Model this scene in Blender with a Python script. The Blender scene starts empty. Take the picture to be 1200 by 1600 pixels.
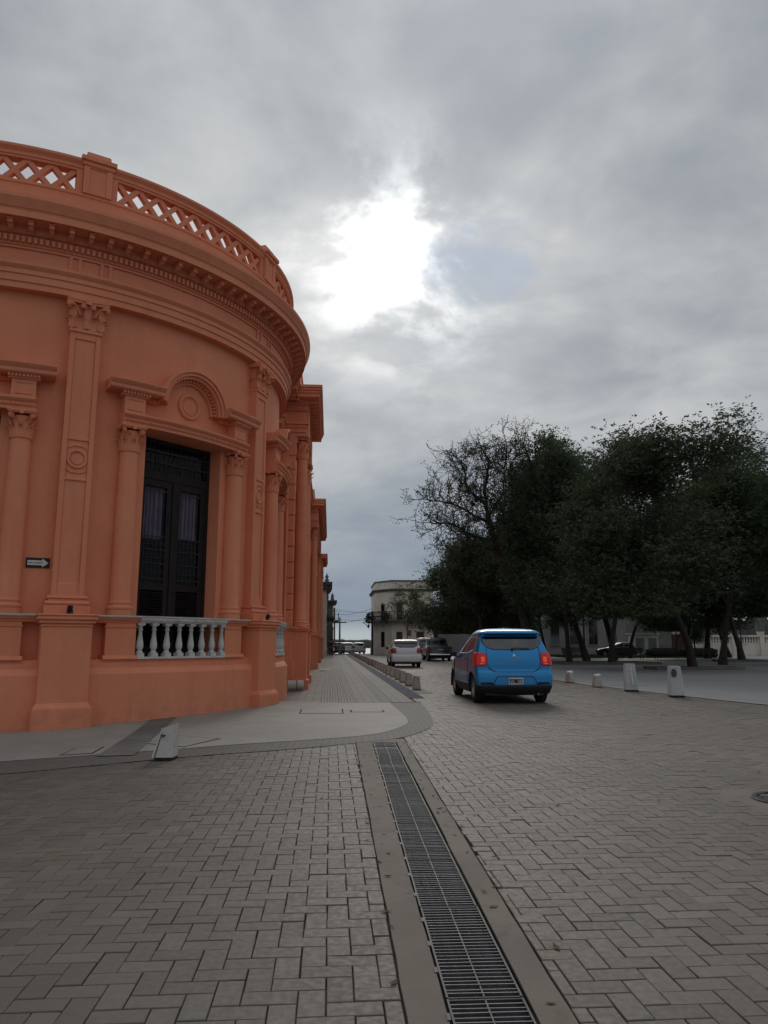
import bpy, math, random
import numpy as np
from mathutils import Vector, Matrix
R = math.radians
sin, cos, pi = math.sin, math.cos, math.pi
sc = bpy.context.scene
col = sc.collection
random.seed(7)
rng = np.random.default_rng(7)

# ---------------------------------------------------------------- camera
CAM_H = 1.30
cam_d = bpy.data.cameras.new('camera')
cam_d.sensor_fit = 'HORIZONTAL'
cam_d.sensor_width = 36.0
cam_d.lens = 36.0 * 1175 / 1200
cam_d.clip_start = 0.05
cam_d.clip_end = 9000
cam = bpy.data.objects.new('camera', cam_d)
cam.location = (0, 0, CAM_H)
cam.rotation_euler = (R(90 + 9.944), 0, R(-4.028))
col.objects.link(cam)
sc.camera = cam

# ---------------------------------------------------------------- view, sky, sun
sc.view_settings.view_transform = 'Standard'
sc.view_settings.look = 'None'
sc.view_settings.exposure = 0.38
sc.view_settings.gamma = 1.0
sc.view_settings.use_curve_mapping = False
SUN_AZ, SUN_EL = 4.9, 28.4
sun_dir = Vector((sin(R(SUN_AZ)) * cos(R(SUN_EL)), cos(R(SUN_AZ)) * cos(R(SUN_EL)), sin(R(SUN_EL))))

world = bpy.data.worlds.new("World")
sc.world = world
world.use_nodes = True
wt = world.node_tree
wt.nodes.clear()
class NT:
    """small helper to write node graphs as expressions"""
    def __init__(s, t): s.t = t
    def n(s, typ, **kw):
        nd = s.t.nodes.new(typ)
        for k, v in kw.items():
            if k == 'ins':
                for a, b in v.items():
                    if isinstance(b, bpy.types.NodeSocket): s.t.links.new(b, nd.inputs[a])
                    else: nd.inputs[a].default_value = b
            else: setattr(nd, k, v)
        return nd
    def m(s, op, a, b=None, c=None, clamp=False):
        nd = s.t.nodes.new('ShaderNodeMath'); nd.operation = op; nd.use_clamp = clamp
        for i, q in enumerate((a, b, c)):
            if q is None: continue
            if isinstance(q, bpy.types.NodeSocket): s.t.links.new(q, nd.inputs[i])
            else: nd.inputs[i].default_value = q
        return nd.outputs[0]
    def v(s, op, a, b=None, out=0):
        nd = s.t.nodes.new('ShaderNodeVectorMath'); nd.operation = op
        for i, q in enumerate((a, b)):
            if q is None: continue
            if isinstance(q, bpy.types.NodeSocket): s.t.links.new(q, nd.inputs[i])
            else: nd.inputs[i].default_value = q
        return nd.outputs[out]
    def sm(s, x, lo, hi, a=0.0, b=1.0):
        nd = s.t.nodes.new('ShaderNodeMapRange'); nd.interpolation_type = 'SMOOTHSTEP'
        s.t.links.new(x, nd.inputs[0])
        for i, q in enumerate((lo, hi, a, b)): nd.inputs[i + 1].default_value = q
        return nd.outputs[0]
    def mix(s, f, a, b, blend='MIX'):
        nd = s.t.nodes.new('ShaderNodeMix'); nd.data_type = 'RGBA'; nd.blend_type = blend
        for sk, q in ((nd.inputs[0], f), (nd.inputs[6], a), (nd.inputs[7], b)):
            if isinstance(q, bpy.types.NodeSocket): s.t.links.new(q, sk)
            elif isinstance(q, (int, float)): sk.default_value = q
            else: sk.default_value = (*q, 1) if len(q) == 3 else q
        return nd.outputs[2]
    def noise(s, vec, scale, detail=4, rough=.5, dist=0.0, dim='3D'):
        nd = s.n('ShaderNodeTexNoise', noise_dimensions=dim)
        if vec is not None: s.t.links.new(vec, nd.inputs['Vector'])
        nd.inputs['Scale'].default_value = scale; nd.inputs['Detail'].default_value = detail
        nd.inputs['Roughness'].default_value = rough; nd.inputs['Distortion'].default_value = dist
        return nd.outputs[0]

W = NT(wt)
sky = W.n('ShaderNodeTexSky', sky_type='NISHITA', sun_disc=False)
sky.sun_elevation = R(SUN_EL); sky.sun_rotation = R(SUN_AZ)
SKY_STR = 0.10
tc = W.n('ShaderNodeTexCoord')
dirv = W.v('NORMALIZE', tc.outputs['Generated'])
sep = W.n('ShaderNodeSeparateXYZ', ins={0: dirv})
dz = W.m('MAXIMUM', sep.outputs[2], 0.0)
# a cloud deck seen in perspective: direction divided by height
den = W.m('ADD', dz, 0.26)
px_ = W.m('DIVIDE', sep.outputs[0], den); py_ = W.m('DIVIDE', sep.outputs[1], den)
cv = W.n('ShaderNodeCombineXYZ', ins={0: px_, 1: py_, 2: 3.7}).outputs[0]
n_big = W.noise(W.v('ADD', cv, (2.3, 5.1, 0)), 0.95, 4, .5, .3)
n_mid = W.noise(W.v('ADD', cv, (7.655, 1.365, 2)), 2.5, 6, .55, .35)
n_fin = W.noise(W.v('ADD', cv, (0.7, 3.4, 6)), 6.0, 6, .6, .3)
dens = W.m('ADD', W.m('MULTIPLY', n_big, .46), W.m('ADD', W.m('MULTIPLY', n_mid, .36), W.m('MULTIPLY', W.noise(W.v('ADD', cv, (3.1, 9.2, 1.0)), 4.0, 6, .55, .25), .18)))
lum = W.sm(dens, .38, .63)
dot = W.v('DOT_PRODUCT', dirv, tuple(sun_dir), out=1)
ang = W.m('ARCCOSINE', W.m('MINIMUM', dot, 1.0))             # angle from the veiled sun
wide = W.m('POWER', 2.718, W.m('MULTIPLY', W.m('MULTIPLY', ang, ang), -7.0))
near = W.m('POWER', 2.718, W.m('MULTIPLY', W.m('MULTIPLY', ang, ang), -85.0))
core = W.m('POWER', 2.718, W.m('MULTIPLY', W.m('MULTIPLY', ang, ang), -115.0))
LUMP = (2.265, 1.7, 4.0)
CK = 1 / SKY_STR
HOLE_DIR = (.1716, .8688, .4643)                            # a thin blue tear right of the sun
cloud = W.mix(lum, tuple(CK * q for q in (.205, .228, .257)), tuple(CK * q for q in (.45, .457, .455)))
# thinner deck near the sun: brighter, and its gaps let the veil glow through
n_lump = W.noise(W.v('ADD', cv, LUMP), 4.2, 6, .55, .25)
gap = W.sm(W.m('ADD', W.m('MULTIPLY', n_lump, .70), W.m('MULTIPLY', n_fin, .30)), .43, .61)
br = W.m('ADD', W.m('MULTIPLY', wide, .10), W.m('ADD', W.m('MULTIPLY', W.m('MULTIPLY', near, W.m('ADD', gap, .12)), .42), W.m('MULTIPLY', W.m('MULTIPLY', core, W.m('ADD', W.m('MULTIPLY', gap, 1.0), .14)), .85)))
cloud = W.mix(1.0, cloud, W.n('ShaderNodeCombineColor', ins={0: W.m('MULTIPLY', br, CK), 1: W.m('MULTIPLY', br, CK * .99), 2: W.m('MULTIPLY', br, CK * .955)}).outputs[0], 'ADD')
# an overcast deck brightens towards the zenith
zen = W.sm(dz, .55, 1.0, 1.0, 1.45)
cloud = W.mix(1.0, cloud, W.n('ShaderNodeCombineColor', ins={0: zen, 1: zen, 2: zen}).outputs[0], 'MULTIPLY')
# rain-grey low sky, with a paler strip right on the horizon
low = W.sm(dz, .02, .34, 1, 0)
cloud = W.mix(W.m('MULTIPLY', low, .80), cloud, tuple(CK * q for q in (.160, .204, .264)))
strip = W.sm(dz, .010, .038, 1, 0)
cloud = W.mix(W.m('MULTIPLY', strip, .7), cloud, tuple(CK * q for q in (.40, .43, .43)))
# a few real holes in the deck where blue sky shows
hole = W.m('MULTIPLY', W.sm(W.noise(W.v('ADD', cv, (4.15, 8.2, 1.3)), 1.9, 3, .5), .60, .70), W.sm(dz, .2, .4))
skyc = W.mix(W.m('SUBTRACT', 1.0, W.m('MULTIPLY', hole, .45)), sky.outputs[0], cloud)
hd = W.v('DOT_PRODUCT', dirv, HOLE_DIR, out=1)
h2 = W.m('MULTIPLY', W.sm(W.m('ADD', hd, W.m('ADD', W.m('MULTIPLY', W.m('SUBTRACT', n_fin, .5), .030), W.m('MULTIPLY', W.m('SUBTRACT', n_mid, .5), .030))), .9962, 1.001), .42)
skyc = W.mix(h2, skyc, tuple(CK * q for q in (.29, .35, .47)))
bg = W.n('ShaderNodeBackground', ins={0: skyc, 1: SKY_STR})
wo = W.n('ShaderNodeOutputWorld', ins={0: bg.outputs[0]})

sun_l = bpy.data.lights.new('sun', 'SUN')
sun_l.energy = 0.7
sun_l.angle = R(24)
sun_l.color = (1.0, .95, .88)
sun_o = bpy.data.objects.new('sun', sun_l)
sun_o.rotation_euler = (-sun_dir).to_track_quat('-Z', 'Y').to_euler()
sun_o.location = (20, 60, 60)
col.objects.link(sun_o)

# ---------------------------------------------------------------- helpers
def put(name, data, parent=None, loc=None, rot=None):
    o = bpy.data.objects.new(name, data)
    col.objects.link(o)
    if parent is not None: o.parent = parent
    if loc is not None: o.location = loc
    if rot is not None: o.rotation_euler = rot
    return o
def info(o, label=None, cat=None, group=None, kind=None):
    if label: o['label'] = label
    if cat: o['category'] = cat
    if group: o['group'] = group
    if kind: o['kind'] = kind
    return o
def thing(name, label, cat, loc=(0, 0, 0), rz=0.0, group=None):
    return info(put(name, None, None, loc, (0, 0, rz)), label, cat, group)
def copy_tree(o, parent=None):
    c = o.copy(); col.objects.link(c)
    if parent is not None: c.parent = parent
    for ch in o.children: copy_tree(ch, c)
    return c

class MB:
    """mesh builder"""
    def __init__(s): s.v = []; s.f = []; s.mi = []; s.cur = 0
    def add(s, vs, fs):
        b = len(s.v); s.v.extend(vs)
        for f in fs: s.f.append(tuple(b + i for i in f)); s.mi.append(s.cur)
    def box(s, x0, x1, y0, y1, z0, z1):
        s.add([(x0, y0, z0), (x1, y0, z0), (x1, y1, z0), (x0, y1, z0), (x0, y0, z1), (x1, y0, z1), (x1, y1, z1), (x0, y1, z1)],
              [(0, 3, 2, 1), (4, 5, 6, 7), (0, 1, 5, 4), (1, 2, 6, 5), (2, 3, 7, 6), (3, 0, 4, 7)])
    def cbox(s, cx, cy, cz, sx, sy, sz): s.box(cx - sx / 2, cx + sx / 2, cy - sy / 2, cy + sy / 2, cz - sz / 2, cz + sz / 2)
    def hexa(s, lo, hi):
        """4 bottom corners, 4 top corners, counter-clockwise"""
        s.add(list(lo) + list(hi), [(3, 2, 1, 0), (4, 5, 6, 7), (0, 1, 5, 4), (1, 2, 6, 5), (2, 3, 7, 6), (3, 0, 4, 7)])
    def fbox(s, x0, x1, d0, d1, z0, z1): s.box(x0, x1, -d1, -d0, z0, z1)     # d = outward from the facade
    def grid(s, P, closed_u=False, closed_v=False, flip=False):
        n, m = len(P), len(P[0]); b = len(s.v)
        for row in P: s.v.extend(tuple(p) for p in row)
        for i in range(n if closed_u else n - 1):
            for j in range(m if closed_v else m - 1):
                q = (b + i * m + j, b + i * m + (j + 1) % m, b + ((i + 1) % n) * m + (j + 1) % m, b + ((i + 1) % n) * m + j)
                s.f.append(q[::-1] if flip else q); s.mi.append(s.cur)
    def face(s, pts): s.add([tuple(p) for p in pts], [tuple(range(len(pts)))])
    def sweep_a(s, prof, a0, a1, n):
        """closed profile (r, z) swept round the z axis, angle 0 faces -y"""
        P = []
        for i in range(n + 1):
            a = R(a0 + (a1 - a0) * i / n)
            P.append([(r * sin(a), -r * cos(a), z) for r, z in prof])
        s.grid(P, closed_v=True, flip=True)
        s.face(P[0]); s.face(P[-1][::-1])
    def abox(s, a0, a1, r0, r1, z0, z1, n=1): s.sweep_a([(r0, z0), (r1, z0), (r1, z1), (r0, z1)], a0, a1, n)
    def sweep_f(s, prof, x0, x1):
        P = [[(x, -d, z) for d, z in prof] for x in (x0, x1)]
        s.grid(P, closed_v=True, flip=True); s.face(P[0]); s.face(P[1][::-1])
    def lathe(s, prof, cx=0, cy=0, n=16, a0=0, a1=360):
        full = abs(a1 - a0) >= 360
        P = []
        for i in range(n if full else n + 1):
            a = R(a0 + (a1 - a0) * i / n)
            P.append([(cx + r * cos(a), cy + r * sin(a), z) for r, z in prof])
        s.grid(P, closed_u=full)
    def tube(s, path, rad, n=8, cap=True):
        path = [Vector(p) for p in path]
        if not isinstance(rad, (list, tuple)): rad = [rad] * len(path)
        P = []; up = None
        for i, p in enumerate(path):
            t = (path[min(i + 1, len(path) - 1)] - path[max(i - 1, 0)]).normalized()
            if up is None: up = Vector((0, 0, 1)) if abs(t.z) < .9 else Vector((1, 0, 0))
            x = t.cross(up).normalized(); y = x.cross(t).normalized(); up = y
            P.append([tuple(p + (x * cos(2 * pi * k / n) + y * sin(2 * pi * k / n)) * rad[i]) for k in range(n)])
        s.grid(P, closed_v=True)
        if cap: s.face(P[0][::-1]); s.face(P[-1])
    def disc(s, c, r, n=16, axis='y', depth=.02):
        """short cylinder, axis x, y or z"""
        A = []; B = []
        for k in range(n):
            a = 2 * pi * k / n; u, w = r * cos(a), r * sin(a)
            if axis == 'y': A.append((c[0] + u, c[1] - depth / 2, c[2] + w)); B.append((c[0] + u, c[1] + depth / 2, c[2] + w))
            elif axis == 'x': A.append((c[0] + depth / 2, c[1] + u, c[2] + w)); B.append((c[0] - depth / 2, c[1] + u, c[2] + w))
            else: A.append((c[0] + w, c[1] + u, c[2] - depth / 2)); B.append((c[0] + w, c[1] + u, c[2] + depth / 2))
        s.grid([A, B], closed_v=True, flip=True); s.face(A); s.face(B[::-1])
    def torus(s, c, R0, r, n=24, m=8, axis='y', sz=1.0):
        P = []
        for i in range(n):
            a = 2 * pi * i / n; row = []
            for j in range(m):
                b = 2 * pi * j / m; rr = R0 + r * cos(b); h = r * sin(b)
                if axis == 'y': row.append((c[0] + rr * cos(a), c[1] + h, c[2] + rr * sin(a) * sz))
                else: row.append((c[0] + rr * cos(a), c[1] + rr * sin(a), c[2] + h))
            P.append(row)
        s.grid(P, closed_u=True, closed_v=True, flip=(axis == 'y'))
    def xf(s, fn, start=0):
        s.v[start:] = [tuple(fn(*p)) for p in s.v[start:]]
    def mesh(s, name, mats, smooth=True, angle=35):
        me = bpy.data.meshes.new(name)
        me.from_pydata(s.v, [], s.f); me.validate()
        if not isinstance(mats, (list, tuple)): mats = [mats]
        for m in mats: me.materials.append(m)
        if len(mats) > 1 and len(s.mi) == len(me.polygons): me.polygons.foreach_set('material_index', s.mi)
        if smooth:
            me.shade_smooth()
            me.set_sharp_from_angle(angle=R(angle))
        me.update()
        return me
    def put(s, name, mats, parent=None, loc=None, rot=None, smooth=True, angle=35, bevel=0.0):
        o = put(name, s.mesh(name, mats, smooth, angle), parent, loc, rot)
        if bevel: bev(o, bevel)
        return o
def bev(o, w=.008, seg=1):
    m = o.modifiers.new('bevel', 'BEVEL'); m.width = w; m.segments = seg; m.limit_method = 'ANGLE'; m.angle_limit = R(40)
    m.harden_normals = False
    return o

# ---------------------------------------------------------------- materials
def new_mat(name):
    m = bpy.data.materials.new(name); m.use_nodes = True
    t = m.node_tree; b = t.nodes['Principled BSDF']
    return m, NT(t), b
def mat(name, c, rough=.7, c2=None, scale=3.0, bump=0.0, bscale=60.0, metal=0.0, spec=.4, coat=0.0, detail=5, c3=None, s3=.5, f3=.4, emit=None, estr=0.0, gen='Object'):
    m, N, b = new_mat(name)
    tcn = N.n('ShaderNodeTexCoord').outputs[gen]
    colr = None
    if c2 is not None:
        f = N.sm(N.noise(tcn, scale, detail, .6), .35, .65)
        colr = N.mix(f, c, c2)
        if c3 is not None:
            colr = N.mix(N.m('MULTIPLY', N.sm(N.noise(tcn, s3, 5, .6, .4), .45, .7), f3), colr, c3)
        N.t.links.new(colr, b.inputs['Base Color'])
    else: b.inputs['Base Color'].default_value = (*c, 1)
    b.inputs['Roughness'].default_value = rough; b.inputs['Metallic'].default_value = metal
    b.inputs['Specular IOR Level'].default_value = spec; b.inputs['Coat Weight'].default_value = coat
    b.inputs['Coat Roughness'].default_value = .05
    if emit: b.inputs['Emission Color'].default_value = (*emit, 1); b.inputs['Emission Strength'].default_value = estr
    if bump:
        bp = N.n('ShaderNodeBump', ins={'Strength': bump, 'Distance': .02, 'Height': N.noise(tcn, bscale, 4, .6)})
        N.t.links.new(bp.outputs[0], b.inputs['Normal'])
    return m
def plaster_mat():
    m, N, b = new_mat('terracotta_plaster')
    geo = N.n('ShaderNodeNewGeometry'); p = geo.outputs['Position']
    f = N.sm(N.noise(p, .55, 5, .6, .4), .35, .68)
    c = N.mix(f, (.695, .240, .130), (.75, .272, .153))
    f2 = N.sm(N.noise(p, 3.2, 6, .65), .42, .72)
    c = N.mix(N.m('MULTIPLY', f2, .38), c, (.63, .210, .112))
    f4 = N.sm(N.noise(p, .9, 6, .7, .8), .56, .66)
    c = N.mix(N.m('MULTIPLY', f4, .30), c, (.71, .29, .175))
    # vertical rain streaks
    st = N.noise(N.v('MULTIPLY', p, (5.5, 5.5, .35)), 1.0, 4, .6)
    c = N.mix(N.m('MULTIPLY', N.sm(st, .50, .70), .28), c, (.55, .19, .108))
    # scuffs and dust low down
    sepp = N.n('ShaderNodeSeparateXYZ', ins={0: p})
    lo = N.m('MULTIPLY', N.sm(sepp.outputs[2], .0, .55, 1, 0), N.sm(N.noise(p, 6, 5, .65), .4, .65))
    c = N.mix(N.m('MULTIPLY', lo, .34), c, (.40, .18, .12))
    N.t.links.new(c, b.inputs['Base Color'])
    b.inputs['Roughness'].default_value = .72; b.inputs['Specular IOR Level'].default_value = .3
    h = N.m('ADD', N.m('MULTIPLY', N.noise(p, 7, 4, .55), 1.0), N.m('MULTIPLY', N.noise(p, 90, 3, .6), .18))
    bp = N.n('ShaderNodeBump', ins={'Strength': .22, 'Distance': .02, 'Height': h})
    N.t.links.new(bp.outputs[0], b.inputs['Normal'])
    return m
def paver_mat():
    m, N, b = new_mat('concrete_paver')
    geo = N.n('ShaderNodeNewGeometry'); p = geo.outputs['Position']
    oi = N.n('ShaderNodeObjectInfo')
    rnd = N.m('FRACT', N.m('ADD', N.m('MULTIPLY', oi.outputs['Random'], 7.31), geo.outputs['Random Per Island']))
    c = N.mix(rnd, (.102, .085, .067), (.155, .133, .109))
    wm = N.m('FRACT', N.m('MULTIPLY', rnd, 13.7))
    c = N.mix(N.m('MULTIPLY', wm, .35), c, (.138, .110, .086))
    f = N.sm(N.noise(p, .42, 5, .6, .5), .36, .66)
    c = N.mix(N.m('MULTIPLY', f, .50), c, (.085, .073, .061))
    tr_ = N.sm(N.noise(N.v('MULTIPLY', p, (1.6, .10, 1.0)), 1.0, 4, .55), .55, .70)
    c = N.mix(N.m('MULTIPLY', tr_, .35), c, (.075, .067, .058))
    f2 = N.sm(N.noise(p, 26, 6, .72), .5, .78)
    c = N.mix(N.m('MULTIPLY', f2, .35), c, (.105, .094, .08))
    sp = N.sm(N.noise(p, 220, 2, .6), .55, .75)
    c = N.mix(N.m('MULTIPLY', sp, .30), c, (.21, .19, .165))
    # dropped stains
    v = N.n('ShaderNodeTexVoronoi', ins={'Vector': p, 'Scale': 1.7})
    spot = N.m('MULTIPLY', N.sm(v.outputs['Distance'], .02, .05, 1, 0), N.sm(N.noise(p, 4, 2), .5, .6))
    c = N.mix(N.m('MULTIPLY', spot, .6), c, (.06, .055, .05))
    N.t.links.new(c, b.inputs['Base Color'])
    N.t.links.new(N.sm(N.noise(p, 30, 4), .3, .7, .58, .74), b.inputs['Roughness'])
    b.inputs['Specular IOR Level'].default_value = .38
    bp = N.n('ShaderNodeBump', ins={'Strength': .30, 'Distance': .006, 'Height': N.m('ADD', N.noise(p, 35, 5, .7), N.m('MULTIPLY', N.noise(p, 260, 2, .6), .5))})
    N.t.links.new(bp.outputs[0], b.inputs['Normal'])
    return m
def concrete_mat(name, a, b_, stain, bs=25, sc_=.9, dirt=.4, rough=.75):
    m, N, b = new_mat(name)
    p = N.n('ShaderNodeNewGeometry').outputs['Position']
    c = N.mix(N.sm(N.noise(p, sc_, 6, .62, .4), .34, .68), a, b_)
    c = N.mix(N.m('MULTIPLY', N.sm(N.noise(p, sc_ * 4.3, 6, .68, .5), .48, .74), dirt), c, stain)
    c = N.mix(N.m('MULTIPLY', N.sm(N.noise(p, 180, 2, .6), .55, .8), .25), c, tuple(min(1, q * 1.5) for q in b_))
    vo = N.n('ShaderNodeTexVoronoi', ins={'Vector': p, 'Scale': 2.6})
    gum = N.m('MULTIPLY', N.sm(vo.outputs['Distance'], .035, .06, 1, 0), N.sm(N.noise(p, 1.3, 2), .46, .52))
    c = N.mix(N.m('MULTIPLY', gum, .55), c, tuple(q * .55 for q in a))
    N.t.links.new(c, b.inputs['Base Color']); b.inputs['Roughness'].default_value = rough
    b.inputs['Specular IOR Level'].default_value = .35
    bp = N.n('ShaderNodeBump', ins={'Strength': .25, 'Distance': .008, 'Height': N.noise(p, bs, 6, .68)})
    N.t.links.new(bp.outputs[0], b.inputs['Normal'])
    return m
def brick_mat(name, a, b_, mortar, w, h, rot=0.0, off=.5, msize=.012, bump=.5, rough=.75, dirt=(.1, .09, .08), df=.4):
    """small paving units too fine to build: brick texture on real-world position"""
    m, N, b = new_mat(name)
    p = N.n('ShaderNodeNewGeometry').outputs['Position']
    mp = N.n('ShaderNodeMapping', ins={'Vector': p, 'Rotation': (0, 0, rot)})
    bt = N.n('ShaderNodeTexBrick', offset=off, ins={'Vector': mp.outputs[0], 'Color1': (*a, 1), 'Color2': (*b_, 1), 'Mortar': (*mortar, 1), 'Scale': 1.0, 'Mortar Size': msize, 'Brick Width': w, 'Row Height': h, 'Bias': 0.0})
    c = N.mix(N.m('MULTIPLY', N.sm(N.noise(p, .5, 6, .65, .4), .40, .70), df), bt.outputs[0], dirt)
    c = N.mix(N.m('MULTIPLY', N.sm(N.noise(p, 7, 5, .65), .5, .75), df * .6), c, dirt)
    N.t.links.new(c, b.inputs['Base Color']); b.inputs['Roughness'].default_value = rough
    b.inputs['Specular IOR Level'].default_value = .3
    bp = N.n('ShaderNodeBump', ins={'Strength': bump, 'Distance': .01, 'Height': N.m('ADD', N.m('MULTIPLY', bt.outputs[1], -1.0), N.m('MULTIPLY', N.noise(p, 40, 4, .6), .4))})
    N.t.links.new(bp.outputs[0], b.inputs['Normal'])
    return m
M = {}
M['orange'] = plaster_mat()
M['paver'] = paver_mat()
M['sand'] = mat('joint_sand', (.045, .039, .033), .95, (.09, .08, .066), 5)
M['earth'] = mat('earth', (.10, .085, .065), .95, (.06, .055, .04), .6)
M['pad'] = concrete_mat('pavement_concrete', (.255, .235, .205), (.31, .288, .255), (.18, .163, .14), 30, .5, .4)
M['curbconc'] = concrete_mat('drain_concrete', (.135, .112, .090), (.175, .148, .120), (.075, .059, .046), 18, 1.1, .6, .8)
M['band'] = brick_mat('cobble_band', (.150, .140, .125), (.128, .119, .107), (.075, .068, .06), .10, .10, .5, .5, .008, .5)
M['walk'] = brick_mat('pavement_tiles', (.210, .193, .168), (.180, .166, .146), (.11, .1, .087), .20, .20, 0, 0.0, .010, .5)
M['walkdark'] = brick_mat('dark_pavement_tiles', (.135, .13, .122), (.115, .11, .104), (.06, .056, .052), .20, .20, 0, 0.0, .010, .5)
M['rib'] = mat('ribbed_tile', (.215, .198, .172), .75, (.185, .17, .148), 2.0, .2, 60)
M['gutter'] = mat('blue_grey_stone', (.075, .083, .10), .9, (.10, .11, .13), 1.5, .2, 40, spec=.1)
M['asph'] = mat('grey_screed', (.115, .108, .098), .8, (.155, .146, .132), 1.3, .3, 60, c3=(.08, .074, .066), s3=3)
M['far_road'] = brick_mat('far_street_pavers', (.150, .138, .122), (.128, .118, .104), (.08, .073, .064), .21, .105, 0, .5, .008, .3)
M['plaza'] = concrete_mat('plaza_concrete', (.185, .19, .19), (.225, .228, .225), (.13, .132, .13), 20, .25, .35, .6)
M['iron'] = mat('cast_iron', (.02, .02, .022), .55, (.045, .04, .038), 9, .3, 80, .6)
M['galv'] = mat('galvanised_steel', (.15, .15, .165), .5, (.085, .08, .08), 6, .2, 90, .6)
M['galv_d'] = mat('dull_steel', (.085, .085, .092), .6, (.06, .056, .055), 6, .2, 90, .5)
M['pit'] = mat('dark_channel', (.012, .012, .014), .9)
M['marble'] = mat('white_painted_stucco', (.60, .59, .57), .6, (.50, .49, .46), 5, .2, 60, c3=(.30, .28, .25), s3=6, f3=.5)
M['lip'] = mat('pale_ledge_stone', (.52, .49, .46), .65, (.42, .38, .35), 7, .2, 60)
M['wood'] = mat('dark_door_wood', (.014, .009, .009), .6, (.022, .014, .013), 4, .1, 30, spec=.2)
M['metal_dark'] = mat('black_metal', (.015, .015, .016), .5)
M['curtain'] = mat('lilac_grey_curtain', (.60, .52, .62), .9, (.46, .40, .50), 5)
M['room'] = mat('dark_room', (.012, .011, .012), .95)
M['bollard'] = concrete_mat('bollard_concrete', (.44, .42, .385), (.53, .51, .47), (.24, .22, .195), 40, 2.5, .6)
M['bollard_w'] = concrete_mat('pale_bollard_paint', (.40, .405, .40), (.50, .505, .495), (.22, .215, .20), 40, 2.0, .5)
M['bollard_r'] = concrete_mat('kerb_bollard_concrete', (.34, .29, .25), (.43, .375, .33), (.19, .165, .14), 40, 2.5, .6)
M['white_pt'] = mat('white_paint', (.68, .68, .67), .6, (.55, .55, .53), 6)
M['black_pt'] = mat('black_paint', (.014, .014, .016), .6)
M['rubber'] = mat('rubber', (.014, .014, .014), .85, (.025, .024, .023), 12)
M['blackplastic'] = mat('black_plastic', (.015, .015, .017), .55)
M['bark'] = mat('bark', (.030, .025, .021), .95, (.055, .046, .038), 9, .8, 30)
M['grass'] = mat('lawn', (.05, .085, .022), .95, (.075, .11, .03), .8, .5, 30)
M['cream'] = mat('cream_wall', (.80, .72, .63), .85, (.70, .62, .54), .9, .3, 30, c3=(.40, .355, .31), s3=.6, f3=.5)
M['greywall'] = mat('grey_wall', (.24, .232, .225), .85, (.19, .183, .177), .9, .3, 30, c3=(.13, .125, .12), s3=.4)  # greys set darker: the trees' shade on the long facade is in the colour
M['darkwall'] = mat('weathered_wall', (.15, .15, .135), .9, (.10, .105, .095), 1.2, .3, 30)
M['winglass'] = mat('window_glass', (.012, .013, .015), .08, spec=.6)
M['shutter'] = mat('brown_shutter', (.05, .038, .03), .6, (.07, .052, .04), 4)
M['globe'] = mat('lamp_globe', (.75, .76, .76), .3, emit=(.9, .95, 1), estr=.25)
M['river'] = mat('river_water', (.16, .175, .17), .25, (.19, .20, .195), .02, .15, .35)
M['farwood'] = mat('far_woodland', (.035, .05, .042), .95, (.055, .072, .06), .02)
M['benchwood'] = mat('dark_bench_slats', (.022, .020, .018), .7, (.035, .03, .026), 5)
def leaf_mat(name, a, b_):
    m, N, b = new_mat(name)
    geo = N.n('ShaderNodeNewGeometry')
    c = N.mix(geo.outputs['Random Per Island'], a, b_)
    p = geo.outputs['Position']
    c = N.mix(N.m('MULTIPLY', N.sm(N.noise(p, .35, 3), .4, .65), .5), c, tuple(q * .75 for q in a))
    N.t.links.new(c, b.inputs['Base Color']); b.inputs['Roughness'].default_value = .6; b.inputs['Specular IOR Level'].default_value = .25
    tr = N.n('ShaderNodeBsdfTranslucent', ins={0: c})
    mx = N.n('ShaderNodeMixShader', ins={0: .34, 1: b.outputs[0], 2: tr.outputs[0]})
    out = [n for n in N.t.nodes if n.type == 'OUTPUT_MATERIAL'][0]
    N.t.links.new(mx.outputs[0], out.inputs[0])
    return m
M['leaf'] = leaf_mat('dark_foliage', (.055, .086, .042), (.10, .138, .066))
M['leaf2'] = leaf_mat('olive_foliage', (.060, .080, .042), (.102, .125, .066))
M['leaf3'] = leaf_mat('young_foliage', (.10, .12, .05), (.15, .165, .07))

# ---------------------------------------------------------------- ground
def gz(x, y=0.0):
    """the corner falls a little towards the left"""
    t = max(0.0, -1.2 - x)
    return -0.035 * t * t / (t + 0.5) if t < 6 else -0.035 * 36 / 6.5
def sheet(name, x0, x1, y0, y1, z, m, step=1.0, parent=None):
    mb = MB(); nx = max(1, int((x1 - x0) / step)); ny = max(1, int((y1 - y0) / step))
    mb.grid([[(x0 + (x1 - x0) * i / nx, y0 + (y1 - y0) * j / ny, z + gz(x0 + (x1 - x0) * i / nx)) for j in range(ny + 1)] for i in range(nx + 1)], flip=True)
    return mb.put(name, m, parent)
def poly_patch(name, inner, outer, z, m, sub=6, parent=None, kind='structure'):
    """strip between two polylines of equal length, following the ground"""
    mb = MB(); P = []
    for a, b in zip(inner, outer):
        row = []
        for k in range(sub + 1):
            t = k / sub; x = a[0] + (b[0] - a[0]) * t; y = a[1] + (b[1] - a[1]) * t
            row.append((x, y, z + gz(x)))
        P.append(row)
    mb.grid(P)
    n = Vector((0, 0, 0)); me = mb.mesh(name, m)
    if me.polygons[0].normal.z < 0: me.flip_normals()
    o = put(name, me, parent)
    return info(o, kind=kind) if parent is None else o
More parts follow.
